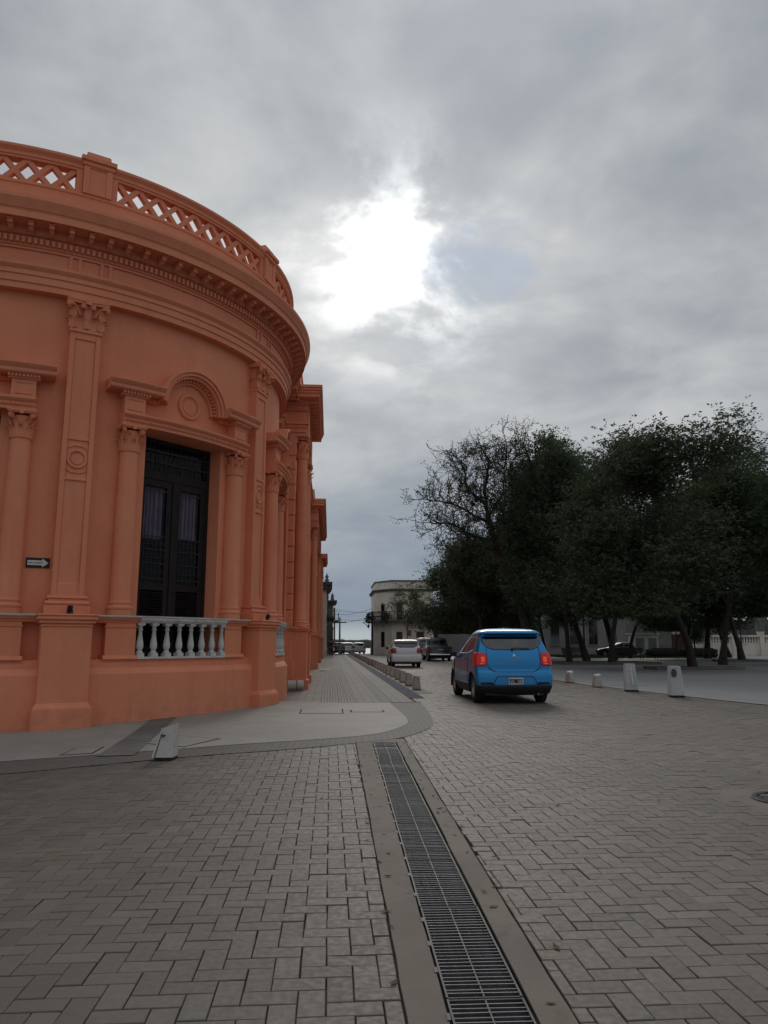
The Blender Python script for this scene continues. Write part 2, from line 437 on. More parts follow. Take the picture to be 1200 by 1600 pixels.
def resample(pts, n):
    """Catmull-Rom through the points, n samples"""
    P = [np.array(p, float) for p in pts]; P = [2 * P[0] - P[1]] + P + [2 * P[-1] - P[-2]]
    out = []; segs = len(P) - 3
    for i in range(n):
        u = i / (n - 1) * segs; k = min(int(u), segs - 1); t = u - k
        p0, p1, p2, p3 = P[k:k + 4]
        out.append(tuple(.5 * ((2 * p1) + (-p0 + p2) * t + (2 * p0 - 5 * p1 + 4 * p2 - p3) * t * t + (-p0 + 3 * p1 - 3 * p2 + p3) * t ** 3)))
    return out

# the land: one sheet out to the river bank, then the bank falling to the water
mb = MB()
ys = [-60, -20, 0, 40, 80, 104, 107, 112, 120, 140]; zs = [-.3, -.3, -.3, -.3, -.3, -.3, -.9, -4.5, -9.0, -12]
xs = [-900, -200, -60, 0, 60, 200, 900]
mb.grid([[(x, y, z) for y, z in zip(ys, zs)] for x in xs], flip=True)
info(mb.put('ground', M['earth']), kind='structure')
mb = MB(); mb.face([(-4000, 110, -7.7), (4000, 110, -7.7), (4000, 2200, -7.7), (-4000, 2200, -7.7)])
info(mb.put('river', M['river']), kind='structure')

# paving bed: dark jointing sand under the pavers
bed = info(sheet('street', -14, 11.5, -6, 46, -.022, M['sand'], .8), kind='structure')
info(sheet('far_street', -60, 60, 46.02, 104, -.004, M['far_road'], 20), kind='structure')
info(sheet('side_street', -60, -14.02, -20, 46, -.004, M['far_road'], 20), kind='structure')

# paved square on the right
edge = [(12.5, 13.2), (10.6, 14.3), (9.55, 16.0), (9.0, 19.0), (8.5, 23.5), (8.30, 27.5), (8.28, 60), (8.28, 90)]
ed = resample(edge, 60)
poly_patch('plaza', ed, [(95, 13.2 + (p[1] - 13.2)) for p in ed], .010, M['plaza'], 4)
poly_patch('plaza_kerb', [(p[0] - .16, p[1] - .02) for p in ed], [(p[0] - .002, p[1]) for p in ed], .014, M['pad'], 1)
info(sheet('lower_street', 11.52, 95, -6, 13.1, -.004, M['far_road'], 20), kind='structure')

# corner pavement: concrete pad, cobbled band round it
inner = [(1.34, 17.25), (1.36, 15.2), (1.36, 13.6), (1.22, 12.5), (.70, 11.35), (-.05, 10.8), (-.96, 10.4), (-1.7, 10.08), (-2.5, 9.86), (-3.4, 9.66), (-4.4, 9.46), (-6.0, 9.25), (-12, 8.6)]
outer = [(2.02, 17.25), (1.94, 15.2), (1.80, 13.6), (1.60, 12.2), (1.05, 10.95), (.36, 10.36), (-.45, 9.84), (-1.2, 9.48), (-2.3, 9.06), (-3.4, 8.62), (-4.4, 8.45), (-6.0, 8.25), (-12, 7.7)]
I_ = resample(inner, 72); O_ = resample(outer, 72)
poly_patch('paving_band', I_, O_, .006, M['band'], 6)
C0 = (-7.308, 18.932)
poly_patch('corner_pavement', [(C0[0] + (p[0] - C0[0]) * .30, C0[1] + (p[1] - C0[1]) * .30) for p in I_], I_, .010, M['pad'], 10)
mb = MB(); mb.box(-1.6, 2.05, 17.252, 17.315, -.02, .012); info(mb.put('pavement_joint', M['asph']), kind='structure')
# pavement along the street
def strip(name, x0, x1, y0, y1, z, m):
    return info(sheet(name, x0, x1, y0, y1, z, m, 12), kind='structure')
strip('pavement', -3.5, 1.10, 17.32, 93.5, .008, M['walk'])
strip('pavement_strip', 1.10, 1.46, 17.32, 93.5, .008, M['walkdark'])
strip('pavement', 1.46, 1.90, 17.32, 93.5, .008, M['walk'])
strip('gutter', 1.90, 2.30, 18.6, 93.5, .006, M['gutter'])
strip('gutter_edge', 2.30, 2.75, 20.4, 93.5, .007, M['far_road'])
mb = MB()
for i in range(13):
    x = -.17 + i * .068
    y = 17.36
    while y < 42:
        mb.hexa([(x - .024, y, .006), (x + .024, y, .006), (x + .024, y + .39, .006), (x - .024, y + .39, .006)], [(x - .011, y + .01, .011), (x + .011, y + .01, .011), (x + .011, y + .375, .011), (x - .011, y + .375, .011)])
        y += .40
info(mb.put('tactile_ribs', M['rib'], smooth=False), kind='stuff')
poly_patch('screed_strip', resample([(-3.22, 14.25), (-3.0, 12.2), (-2.79, 9.62)], 10), resample([(-2.86, 15.2), (-2.6, 12.4), (-2.33, 9.58)], 10), .0145, M['asph'], 3)

# ---- pavers: 90-degree herringbone of 21 x 10.5 cm units
U = 0.105
def proj(x, y, z):
    yw, pt = R(4.028), R(9.944)
    xx = x * cos(yw) - y * sin(yw); fw = x * sin(yw) + y * cos(yw); zz = z - CAM_H
    zc = fw * cos(pt) + zz * sin(pt); yc = -fw * sin(pt) + zz * cos(pt)
    return (600 + 1175 * xx / zc, 800 - 1175 * yc / zc) if zc > .1 else (-9e9, 0)
cL = lambda y: .2545 + .0097 * y          # left and right edges of the drain's concrete
cR = lambda y: .826 + .0192 * y
def plaza_x(y):
    for (xa, ya), (xb, yb) in zip(ed[:-1], ed[1:]):
        if ya <= y <= yb: return xa + (xb - xa) * (y - ya) / (yb - ya)
    return 12.6 if y < 13.2 else 8.28
def band_y(x):
    best = None
    for (xa, ya), (xb, yb) in zip(O_[:-1], O_[1:]):
        if min(xa, xb) <= x <= max(xa, xb) and abs(xb - xa) > 1e-6:
            yy = ya + (yb - ya) * (x - xa) / (xb - xa); best = yy if best is None else min(best, yy)
    return best
MAN = (3.93, 6.42)                         # street manhole
def herring(x0, x1, y0, y1, clip):
    out = []
    for i in range(int(x0 / U) - 3, int(x1 / U) + 3):
        for j in range(int(y0 / U) - 3, int(y1 / U) + 3):
            m_ = (i - j) % 4
            if m_ == 0: r = (i * U, (i + 2) * U, j * U, (j + 1) * U)
            elif m_ == 3: r = (i * U, (i + 1) * U, j * U, (j + 2) * U)
            else: continue
            q = clip(*r)
            if q: out.append((q, q == r, m_ == 0))
    return out
def clip_left(a, b, c, d):
    xm = (c + d) / 2; e = cL(xm) - .004
    if a >= e or d < 1.2 or c > 11 or b < -7: return None
    by = band_y((a + b) / 2)
    if by is not None and c > by + .03: return None
    if by is None and (a + b) / 2 < -7: return None
    b = min(b, e)
    return (a, b, c, d) if b - a > .02 else None
def clip_right(a, b, c, d):
    xm = (c + d) / 2; e = cR(xm) + .004
    if xm > 10.85: e = -9
    if b <= e or d < 1.2 or c > 45.9: return None
    if xm >= 10.3:
        if xm < 17.3:                       # right of the cobbled band
            mx = max((p[0] for p in O_ if abs(p[1] - xm) < .35), default=None)
            if mx is None: mx = 1.9
            if b < mx - .25: return None
        elif b < (2.03 if xm < 18.6 else 2.32): return None
    if xm > 20.4 and b < 2.75: return None
    px = plaza_x(xm)
    if a > px - .14: return None
    a = max(a, e); b = min(b, px - .10)
    if abs((a + b) / 2 - MAN[0] - .02) < .42 and abs(xm - MAN[1]) < .40: return None
    if (a + b) / 2 > 11.3: return None
    return (a, b, c, d) if b - a > .02 else None
G = .0021                                  # half a joint
def paver_verts(a, b, c, d, cx, cy, ch):
    a, b, c, d = a + G - cx, b - G - cx, c + G - cy, d - G - cy
    if not ch: return [(a, c, -.02), (b, c, -.02), (b, d, -.02), (a, d, -.02), (a, c, 0), (b, c, 0), (b, d, 0), (a, d, 0)]
    k = .003
    return [(a, c, -.02), (b, c, -.02), (b, d, -.02), (a, d, -.02), (a, c, -.003), (b, c, -.003), (b, d, -.003), (a, d, -.003), (a + k, c + k, 0), (b - k, c + k, 0), (b - k, d - k, 0), (a + k, d - k, 0)]
F8 = [(4, 5, 6, 7), (0, 1, 5, 4), (1, 2, 6, 5), (2, 3, 7, 6), (3, 0, 4, 7)]
F12 = [(8, 9, 10, 11), (4, 5, 9, 8), (5, 6, 10, 9), (6, 7, 11, 10), (7, 4, 8, 11), (0, 1, 5, 4), (1, 2, 6, 5), (2, 3, 7, 6), (3, 0, 4, 7)]
paver_me = {}
for hz in (True, False):
    mb = MB(); w_, h_ = (2 * U, U) if hz else (U, 2 * U)
    mb.add(paver_verts(-w_ / 2, w_ / 2, -h_ / 2, h_ / 2, 0, 0, True), F12)
    paver_me[hz] = mb.mesh('paver', M['paver'], smooth=False)
def lay(parent, bricks):
    """the 300 that show largest are pavers of their own, the rest one joined field"""
    sc_ = []
    for k, (q, full, hz) in enumerate(bricks):
        cx, cy = (q[0] + q[1]) / 2, (q[2] + q[3]) / 2
        u, v = proj(cx, cy, gz(cx)); vis = 0 <= u <= 1200 and 0 <= v <= 1600
        sc_.append((0 if (vis and full) else 1, cy * cy + cx * cx, k))
    top = set(k for s_, d_, k in sorted(sc_)[:300] if s_ == 0)
    mb = MB(); V = mb.v; F = mb.f
    for k, (q, full, hz) in enumerate(bricks):
        cx, cy = (q[0] + q[1]) / 2, (q[2] + q[3]) / 2
        dz_ = random.gauss(0, .0011); tx, ty = random.gauss(0, .006), random.gauss(0, .006)
        if random.random() < .03: dz_ -= .003
        sl = (gz(cx + .05) - gz(cx - .05)) / .1
        jx, jy, jr = random.gauss(0, .0009), random.gauss(0, .0009), random.gauss(0, .006)
        if k in top:
            put('paver', paver_me[hz], parent, (cx + jx, cy + jy, gz(cx) + dz_), (tx, ty - sl, jr))
        else:
            near_ = cy < 13; b0 = len(V)
            vs = paver_verts(*q, cx, cy, near_)
            for x, y, z in vs:
                V.append((cx + jx + x - y * jr, cy + jy + y + x * jr, gz(cx) + sl * x + dz_ + z + y * tx - x * ty))
            for f in (F12 if near_ else F8): F.append(tuple(b0 + i for i in f)); mb.mi.append(0)
    info(mb.put('paver_field', M['paver'], parent, smooth=False), kind='stuff')
left_paving = info(sheet('crossing', -7, .30, 1.2, 8.0, -.021, M['sand'], .8), kind='structure')
lay(left_paving, herring(-7, .4, 1.2, 11, clip_left))
lay(bed, herring(.8, 11.5, 1.2, 46, clip_right))

# ---- drain: concrete margins, dark channel, grates in one-metre lengths
mb = MB()
y0, y1 = 1.0, 10.78
dl = lambda y: .386 + .0190 * y; dr = lambda y: .680 + .0205 * y
N_ = 40
for (fa, fb) in ((lambda y: cL(y), lambda y: dl(y) - .005), (lambda y: dr(y) + .005, lambda y: cR(y))):
    P = []
    for i in range(N_ + 1):
        y = y0 + (10.70 - y0) * i / N_; w1 = random.gauss(0, .0022); w2 = random.gauss(0, .002)
        a, b = fa(y) + w1, fb(y) + w2
        P.append([(a, y, -.03), (a + .004, y, .0025), ((a + b) / 2, y, .003 + random.gauss(0, .0008)), (b - .004, y, .0015), (b, y, -.06)])
    mb.grid(P, flip=True)
mb.hexa([(cL(10.44), 10.45, -.05), (cR(10.44), 10.45, -.05), (cR(10.8), 10.80, -.05), (cL(10.6), 10.62, -.05)], [(cL(10.44), 10.45, .0032), (cR(10.44), 10.45, .0032), (cR(10.8), 10.80, .0032), (cL(10.6), 10.62, .0032)])
info(mb.put('drain_margin', M['curbconc'], angle=50), kind='structure')
mb = MB()
mb.hexa([(dl(1) - .02, 1, -.24), (dr(1) + .02, 1, -.24), (dr(10.45) + .02, 10.45, -.24), (dl(10.45) - .02, 10.45, -.24)], [(dl(1) - .02, 1, -.235), (dr(1) + .02, 1, -.235), (dr(10.45) + .02, 10.45, -.235), (dl(10.45) - .02, 10.45, -.235)])
for f_, s_ in ((dl, -1), (dr, 1)):
    o_ = .009 * s_
    mb.hexa([(f_(1) + o_ - .003, 1, -.24), (f_(1) + o_ + .003, 1, -.24), (f_(10.45) + o_ + .003, 10.45, -.24), (f_(10.45) + o_ - .003, 10.45, -.24)], [(f_(1) + o_ - .003, 1, -.004), (f_(1) + o_ + .003, 1, -.004), (f_(10.45) + o_ + .003, 10.45, -.004), (f_(10.45) + o_ - .003, 10.45, -.004)])
info(mb.put('drain_channel', M['pit']), kind='structure')
GW = .288
fr = MB(); LEN = .975
for s_ in (-1, 1): fr.cbox(s_ * (GW / 2 - .004), LEN / 2, -.013, .008, LEN, .026)
fr.cbox(0, LEN / 2, -.009, .006, LEN - .02, .012)
for y in (.003, LEN - .003): fr.cbox(0, y, -.014, GW, .006, .022)
fr_me = fr.mesh('frame', M['galv_d'], smooth=False)
br_ = MB(); br_.cbox(0, 0, -.008, GW - .016, .0046, .012); br_me = br_.mesh('bar', M['galv'], smooth=False)
side = MB()
for k in range(3):
    pass
side.cbox(-GW / 2 - .009, 0, -.004, .014, .05, .010)
side_me = side.mesh('clip', M['galv_d'], smooth=False)
yb = 2.053; gl = ['nearest drain grate at the bottom edge of the photo', 'second drain grate from the bottom edge of the photo', 'third drain grate from the bottom edge of the photo', 'fourth drain grate from the bottom edge of the photo', 'fifth drain grate, midway along the row', 'drain grate just beyond the middle of the row', 'third drain grate from the pavement end of the row', 'second drain grate from the pavement end of the row', 'last drain grate, next to the corner pavement']
k = 0
while yb < 10.2:
    g_ = thing('drain_grate', 'steel bar ' + gl[min(k, 8)], 'grate', (.529 + .0198 * (yb + LEN / 2) - .0198 * LEN / 2 + random.gauss(0, .002), yb, .0045), -R(1.13) + random.gauss(0, .0015), 'steel grates over the street drain')
    put('frame', fr_me, g_)
    for j in range(27): put('bar', br_me, g_, (0, .035 + j * (LEN - .07) / 26 + random.gauss(0, .0008), random.gauss(0, .0008)), (random.gauss(0, .05), 0, random.gauss(0, .007)))
    for yy in (.2, .52, .84): put('clip', side_me, g_, (random.gauss(0, .002), yy + random.gauss(0, .02), 0))
    if yb + LEN > 10.46: g_.scale[1] = (10.43 - yb) / LEN
    yb += LEN + .012; k += 1

# ---- manhole cover at the right edge, in its concrete collar
mb = MB(); mb.box(MAN[0] - .5, MAN[0] + .55, MAN[1] - .46, MAN[1] + .48, -.05, .001)
info(mb.put('manhole_collar', M['curbconc'], bevel=.004), kind='structure')
mh = thing('manhole_cover', 'round cast iron manhole cover with radial slots at the right edge', 'manhole cover', (MAN[0], MAN[1], .002))
mb = MB(); mb.lathe([(.285, .0), (.285, .010), (.29, .012), (.33, .012), (.335, .008), (.335, .0)], n=40); mb.put('rim', M['iron'], mh)
mb = MB(); mb.lathe([(0, .004), (.27, .004), (.278, .0), (.278, -.01)], n=40); mb.put('lid', M['pit'], mh)
mb = MB(); mb.lathe([(0, .012), (.07, .012), (.075, .005)], n=24); mb.put('hub', M['galv'], mh)
for k in range(8):
    mb = MB(); mb.hexa([(.08, -.02, .003), (.27, -.05, .003), (.27, .05, .003), (.08, .02, .003)], [(.085, -.014, .011), (.265, -.040, .011), (.265, .040, .011), (.085, .014, .011)])
    mb.put('spoke', M['galv' if k % 2 else 'iron'], mh, None, (0, 0, k * pi / 4))

# ---- access covers set in the pavement
def cover(pts, label, frame_m='pit'):
    pts = [Vector((p[0], p[1], 0)) for p in pts]; c = sum(pts, Vector()) / 4
    t = thing('access_cover', label, 'cover', (c.x, c.y, gz(c.x) + .010), 0, 'access covers in the corner pavement')
    rel = [p - c for p in pts]
    for p in rel: p.z = gz(c.x + p.x) - gz(c.x)
    if (rel[1] - rel[0]).cross(rel[2] - rel[0]).z < 0: rel = rel[::-1]
    def ring(s0): return [tuple(p * s0 + Vector((0, 0, 0))) for p in rel]
    lo = ring(1.0); mb = MB()
    mb.hexa([(x, y, z - .01) for x, y, z in lo], [(x, y, z + .0022) for x, y, z in lo]); mb.put('frame', M[frame_m], t, smooth=False)
    ins = []
    for i, p in enumerate(rel):
        L_ = p.length; q = p * (1 - .046 / L_); ins.append((q.x, q.y, q.z))
    mb = MB(); mb.hexa([(x, y, z - .008) for x, y, z in ins], [(x, y, z + .0048) for x, y, z in ins]); mb.put('lid', M['pad'], t, smooth=False)
cover([(-3.30, 9.85), (-3.33, 10.52), (-2.95, 10.55), (-2.91, 9.90)], 'small square pavement cover left of the grey screed strip')
cover([(-2.52, 10.73), (-2.17, 11.5), (-1.49, 10.93), (-1.86, 10.15)], 'diamond set square cover right behind the small leaning bollard')
cover([(-.57, 14.62), (-.57, 15.59), (.27, 15.62), (.27, 14.60)], 'wide rectangular pavement cover, the one nearer to the orange building')
cover([(.40, 14.86), (.40, 15.30), (1.06, 15.30), (1.06, 14.84)], 'narrow rectangular pavement cover, the one nearer to the blue car')

# dry leaves and grit blown along the drain and the joints
mb = MB(); rl = random.Random(12)
def dry_leaf(x, y, z):
    a = rl.uniform(0, 6.28); L_ = rl.uniform(.015, .035); w = L_ * rl.uniform(.3, .5); t = rl.uniform(-.006, .01)
    ca, sa = cos(a), sin(a); q = [(-L_, 0, t), (0, -w, .002), (L_, 0, rl.uniform(.0, .012)), (0, w, .004)]
    mb.add([(x + u * ca - v * sa, y + u * sa + v * ca, z + abs(h) + .002) for u, v, h in q], [(0, 1, 2, 3)])
for k in range(70):
    y = rl.uniform(2.4, 10.4); s_ = rl.choice((-1, 1)); x = (cL(y) + rl.gauss(.04, .05)) if s_ < 0 else (cR(y) + rl.gauss(-.02, .07)); dry_leaf(x, y, .002)
for k in range(90): dry_leaf(rl.uniform(-3, 5), rl.uniform(2.6, 14), gz(-1) + .003)
for k in range(60): y = rl.uniform(17.5, 40); dry_leaf(rl.gauss(2.3, .2), y, .012)
for k in range(120): dry_leaf(rl.uniform(8.6, 20), rl.uniform(18, 45), .014)
M['dry'] = mat('dry_leaf', (.13, .085, .04), .9, (.07, .05, .028), 20)
info(mb.put('dry_leaves', M['dry'], smooth=False), 'scattered dry leaves on the paving', 'leaves', kind='stuff')

# ---------------------------------------------------------------- the terracotta corner building
OR = M['orange']
bld = thing('corner_building', 'terracotta neoclassical building with rounded corner, Corinthian pilasters and lattice parapet', 'building', (C0[0], C0[1], 0))
BAYS = (-37.05, 5.45, 47.95, 90.45)
PILS = (-58.3, -15.8, 26.7, 69.2, 111.7)
A0, A1 = -70, 124
rz = lambda a: (0, 0, R(a))
WR = 5.90                                    # face of the wall
OPEN = 8.95                                  # half angle of a door opening
# wall, in one mesh with the door openings left out
mb = MB()
a = A0
for b in BAYS + (None,):
    e = (b - OPEN) if b is not None else A1
    mb.abox(a, e, 5.42, WR, 1.0, 7.7, max(2, int((e - a) / 2)))
    if b is not None:
        mb.abox(b - OPEN, b + OPEN, 5.42, WR, 5.34, 7.7, 8)
        a = b + OPEN
mb.put('wall', OR, bld, angle=30)
mb = MB(); mb.sweep_a([(5.2, -.6), (6.25, -.6), (6.25, .78), (6.235, .80), (6.205, .85), (6.16, .885), (6.16, .965), (6.13, .985), (6.125, 1.03), (5.2, 1.03)], A0, A1, 100)
mb.put('plinth', OR, bld, angle=25)
# entablature
mb = MB(); mb.sweep_a([(5.7, 7.62), (6.09, 7.62), (6.09, 7.735), (6.115, 7.742), (6.115, 7.875), (6.14, 7.882), (6.14, 7.965), (6.17, 7.99), (6.20, 8.03), (6.20, 8.075), (5.7, 8.075)], A0, A1, 110)
mb.put('architrave', OR, bld, angle=25)
fz = MB(); fz.abox(A0, A1, 5.7, 6.075, 8.072, 8.44, 110)
fz.abox(A0, A1, 6.07, 6.112, 8.077, 8.12, 110); fz.abox(A0, A1, 6.07, 6.112, 8.375, 8.424, 110)
for p in PILS:
    for s_ in (-1, 1):
        for k0, k1 in ((1.55, 2.1), (3.0, 3.6)):
            x0, x1 = sorted((p + s_ * k0, p + s_ * k1)); fz.abox(x0, x1, 6.07, 6.11, 8.121, 8.374, 1)
fz.put('frieze', OR, bld, angle=25)
corn = MB()
corn.sweep_a([(5.7, 8.425), (6.14, 8.425), (6.14, 8.60), (6.20, 8.615), (6.23, 8.64), (6.23, 8.745), (6.55, 8.765), (6.55, 8.75), (6.57, 8.75), (6.57, 8.87), (6.585, 8.90), (6.60, 8.905), (6.625, 8.96), (6.665, 9.03), (6.68, 9.06), (6.68, 9.125), (6.2, 9.24), (5.7, 9.26)], A0, A1, 120)
cornice = corn.put('cornice', OR, bld, angle=22)
md = MB(); md.fbox(-.042, .042, 6.20, 6.47, 8.665, 8.748); md.fbox(-.052, .052, 6.22, 6.49, 8.72, 8.752)
md.hexa([(-.038, -6.36, 8.625), (.038, -6.36, 8.625), (.038, -6.22, 8.60), (-.038, -6.22, 8.60)], [(-.038, -6.42, 8.667), (.038, -6.42, 8.667), (.038, -6.22, 8.667), (-.038, -6.22, 8.667)])
md_me = md.mesh('modillion', OR, smooth=False)
k = A0 + 2
while k < A1 - 1:
    put('modillion', md_me, cornice, None, rz(k)); k += 3.035
dn = MB(); k = A0
while k < A1 - 1:
    dn.abox(k, k + .50, 6.135, 6.205, 8.462, 8.572, 1); k += .92
info(dn.put('dentil_band', OR, cornice, smooth=False), kind='stuff')
# parapet
pp = MB()
pp.sweep_a([(5.86, 9.15), (6.20, 9.15), (6.20, 9.32), (6.165, 9.36), (6.15, 9.40), (6.15, 9.66), (6.17, 9.68), (6.17, 9.73), (5.90, 9.73), (5.86, 9.70)], A0, A1, 110)
parapet = pp.put('parapet', OR, bld, (0, 0, -.045), angle=25)
mb = MB(); mb.sweep_a([(5.93, 10.19), (6.14, 10.19), (6.14, 10.235), (6.16, 10.24), (6.16, 10.30), (6.185, 10.33), (6.215, 10.365), (6.215, 10.415), (6.09, 10.44), (5.95, 10.44), (5.90, 10.40), (5.90, 10.33), (5.93, 10.31)], A0, A1, 110)
mb.put('rail', OR, parapet, angle=25)
pr = MB()
pr.fbox(-.245, .245, 5.86, 6.175, 9.731, 10.38)
for x0, x1, z0, z1 in ((-.26, -.15, 9.732, 10.40), (.15, .26, 9.732, 10.40), (-.149, .149, 9.732, 9.84), (-.149, .149, 10.27, 10.40)): pr.fbox(x0, x1, 5.88, 6.20, z0, z1)
pr.fbox(-.285, .285, 5.84, 6.225, 10.30, 10.39); pr.fbox(-.32, .32, 5.82, 6.265, 10.385, 10.475)
pr.hexa([(-.24, -6.18, 10.474), (.24, -6.18, 10.474), (.24, -5.88, 10.474), (-.24, -5.88, 10.474)], [(-.215, -6.15, 10.625), (.215, -6.15, 10.625), (.215, -5.91, 10.625), (-.215, -5.91, 10.625)])
for s_ in (-1, 1): x0, x1 = sorted((s_ * .262, s_ * .375)); pr.fbox(x0, x1, 5.93, 6.13, 9.729, 10.20)
pr_me = pr.mesh('pier', OR, smooth=False)
for p in PILS: bev(put('pier', pr_me, parapet, None, rz(p)), .008)
H_ = .235; zc_ = 9.962
def bar(sg):
    mb = MB(); hx, t = .205, .052
    d = Vector((hx * sg, 0, H_)).normalized(); n = Vector((d.z, 0, -d.x))
    e = Vector((hx * sg, 0, H_))
    q = [(-e.x - t * 1.25, -e.z), (-e.x + t * 1.25, -e.z), (e.x + t * 1.25, e.z), (e.x - t * 1.25, e.z)]
    y0, y1 = -6.10 + (.0 if sg > 0 else .002), -5.98
    mb.hexa([(x, y0, z + zc_) for x, z in q], [(x, y1, z + zc_) for x, z in q])
    return mb.mesh('lattice_bar', OR, smooth=False)
b1, b2 = bar(1), bar(-1)
for p in PILS[:-1]:
    n = 9; span = 42.5 - 2 * 3.6
    for i in range(n):
        a = p + 3.6 + span * (i + .5) / n
        for me in (b1, b2): bev(put('lattice_bar', me, parapet, None, rz(a)), .006)
mb = MB(); mb.lathe([(0, 9.262), (5.72, 9.262)], n=48); mb.put('roof', M['asph'], bld)

# ---- Corinthian capitals
def leafpiece(mb, origin, out, width, h, curl, th=.018, n=6):
    """acanthus leaf: rises along z, curls outward along 'out'"""
    o = Vector(origin); out = Vector(out).normalized(); sd = Vector((0, 0, 1)).cross(out)
    P = []; Q = []
    for i in range(n + 1):
        t = i / n
        z = h * (t if t < .82 else .82 + (t - .82) * -.35)
        d = .012 + curl * (t ** 3.2) * 1.0
        w = width * (1 - .18 * t) * (1.0 if t < .7 else 1 - (t - .7) * 1.6)
        row = []; row2 = []
        for s_ in (-1, -.5, 0, .5, 1):
            bulge = .014 * (1 - abs(s_)) - .006 * (1 if abs(s_) == .5 else 0)
            p = o + out * (d + bulge) + sd * (s_ * w / 2) + Vector((0, 0, z))
            row.append(tuple(p)); row2.append(tuple(p - out * th + Vector((0, 0, -th * .6 * t))))
        P.append(row); Q.append(row2)
    mb.grid(P); mb.grid(Q, flip=True)
    for ring in ([r[0] for r in P], [r[-1] for r in P]): pass
    mb.grid([[a, b] for a, b in zip([r[0] for r in P], [r[0] for r in Q])], flip=True)
    mb.grid([[a, b] for a, b in zip([r[-1] for r in P], [r[-1] for r in Q])])
    mb.grid([[a, b] for a, b in zip(P[-1], Q[-1])], flip=False)
def volute(mb, c, out, r, th):
    """scroll: two discs and an eye, its axis across 'out'"""
    out = Vector(out).normalized(); sd = Vector((0, 0, 1)).cross(out); c = Vector(c)
    st = len(mb.v)
    mb.disc((0, 0, 0), r, 14, 'y', th); mb.disc((0, 0, 0), r * .62, 12, 'y', th * 1.35); mb.disc((0, 0, 0), r * .25, 8, 'y', th * 1.7)
    for i in range(st, len(mb.v)):
        x, y, z = mb.v[i]; p = c + out * x + sd * y + Vector((0, 0, z)); mb.v[i] = tuple(p)
def flat_capital(hw, r, z0, z1):
    """for a pilaster of half width hw whose face lies at r"""
    mb = MB(); H = z1 - z0
    mb.fbox(-hw - .025, hw + .025, 5.8, r + .03, z0, z0 + .055)
    mb.hexa([(-hw + .02, -r + .05, z0 + .05), (hw - .02, -r + .05, z0 + .05), (hw - .02, -5.8, z0 + .05), (-hw + .02, -5.8, z0 + .05)], [(-hw - .01, -r + .02, z1 - .1), (hw + .01, -r + .02, z1 - .1), (hw + .05, -5.8, z1 - .1), (-hw - .05, -5.8, z1 - .1)])
    lw = hw * .92
    for x in (-hw * .5, hw * .5): leafpiece(mb, (x, -r, z0 + .06), (0, -1, 0), lw * .86, H * .44, .14)
    for s_ in (-1, 1):
        leafpiece(mb, (s_ * hw, -r, z0 + .06), (s_, -1, 0), lw * .5, H * .42, .09)
        leafpiece(mb, (s_ * hw, -r + .1, z0 + .06), (s_, 0, 0), .16, H * .42, .09)
    for x in (-hw * .95, 0, hw * .95): leafpiece(mb, (x, -r - .012, z0 + .08), (x * .6, -1, 0), lw * .60, H * .74, .15)
    for s_ in (-1, 1):
        volute(mb, (s_ * (hw + .045), -r - .075, z1 - .175), (s_, -1, 0), .078, .05)
        volute(mb, (s_ * hw * .30, -r - .055, z1 - .16), (s_, 0, 0), .052, .045)
        mb.tube([(s_ * hw * .5, -r - .02, z0 + H * .5), (s_ * hw * .75, -r - .05, z0 + H * .68), (s_ * (hw + .03), -r - .07, z1 - .11)], [.018, .02, .022], 6)
    mb.disc((0, -r - .105, z1 - .085), .055, 10, 'y', .05)
    for k in range(5):
        a = 2 * pi * k / 5; mb.disc((.042 * cos(a), -r - .12, z1 - .085 + .042 * sin(a)), .026, 8, 'y', .03)
    n = 8
    front = [(-hw - .115 + (2 * hw + .23) * i / n, -r - .115 + .055 * (1 - ((i - n / 2) / (n / 2)) ** 2), 0) for i in range(n + 1)]
    for zz0, zz1, e in ((z1 - .105, z1 - .06, -.015), (z1 - .062, z1, 0)):
        lo = [(x * (1 + e), y - e, zz0) for x, y, _ in front] + [(hw + .1, -5.8, zz0), (-hw - .1, -5.8, zz0)]
        hi = [(x, y, zz1) for x, y, _ in lo]
        mb.grid([lo, hi], closed_v=True, flip=False); mb.face(lo[::-1]); mb.face(hi)
    return mb.mesh('capital', OR, angle=40)
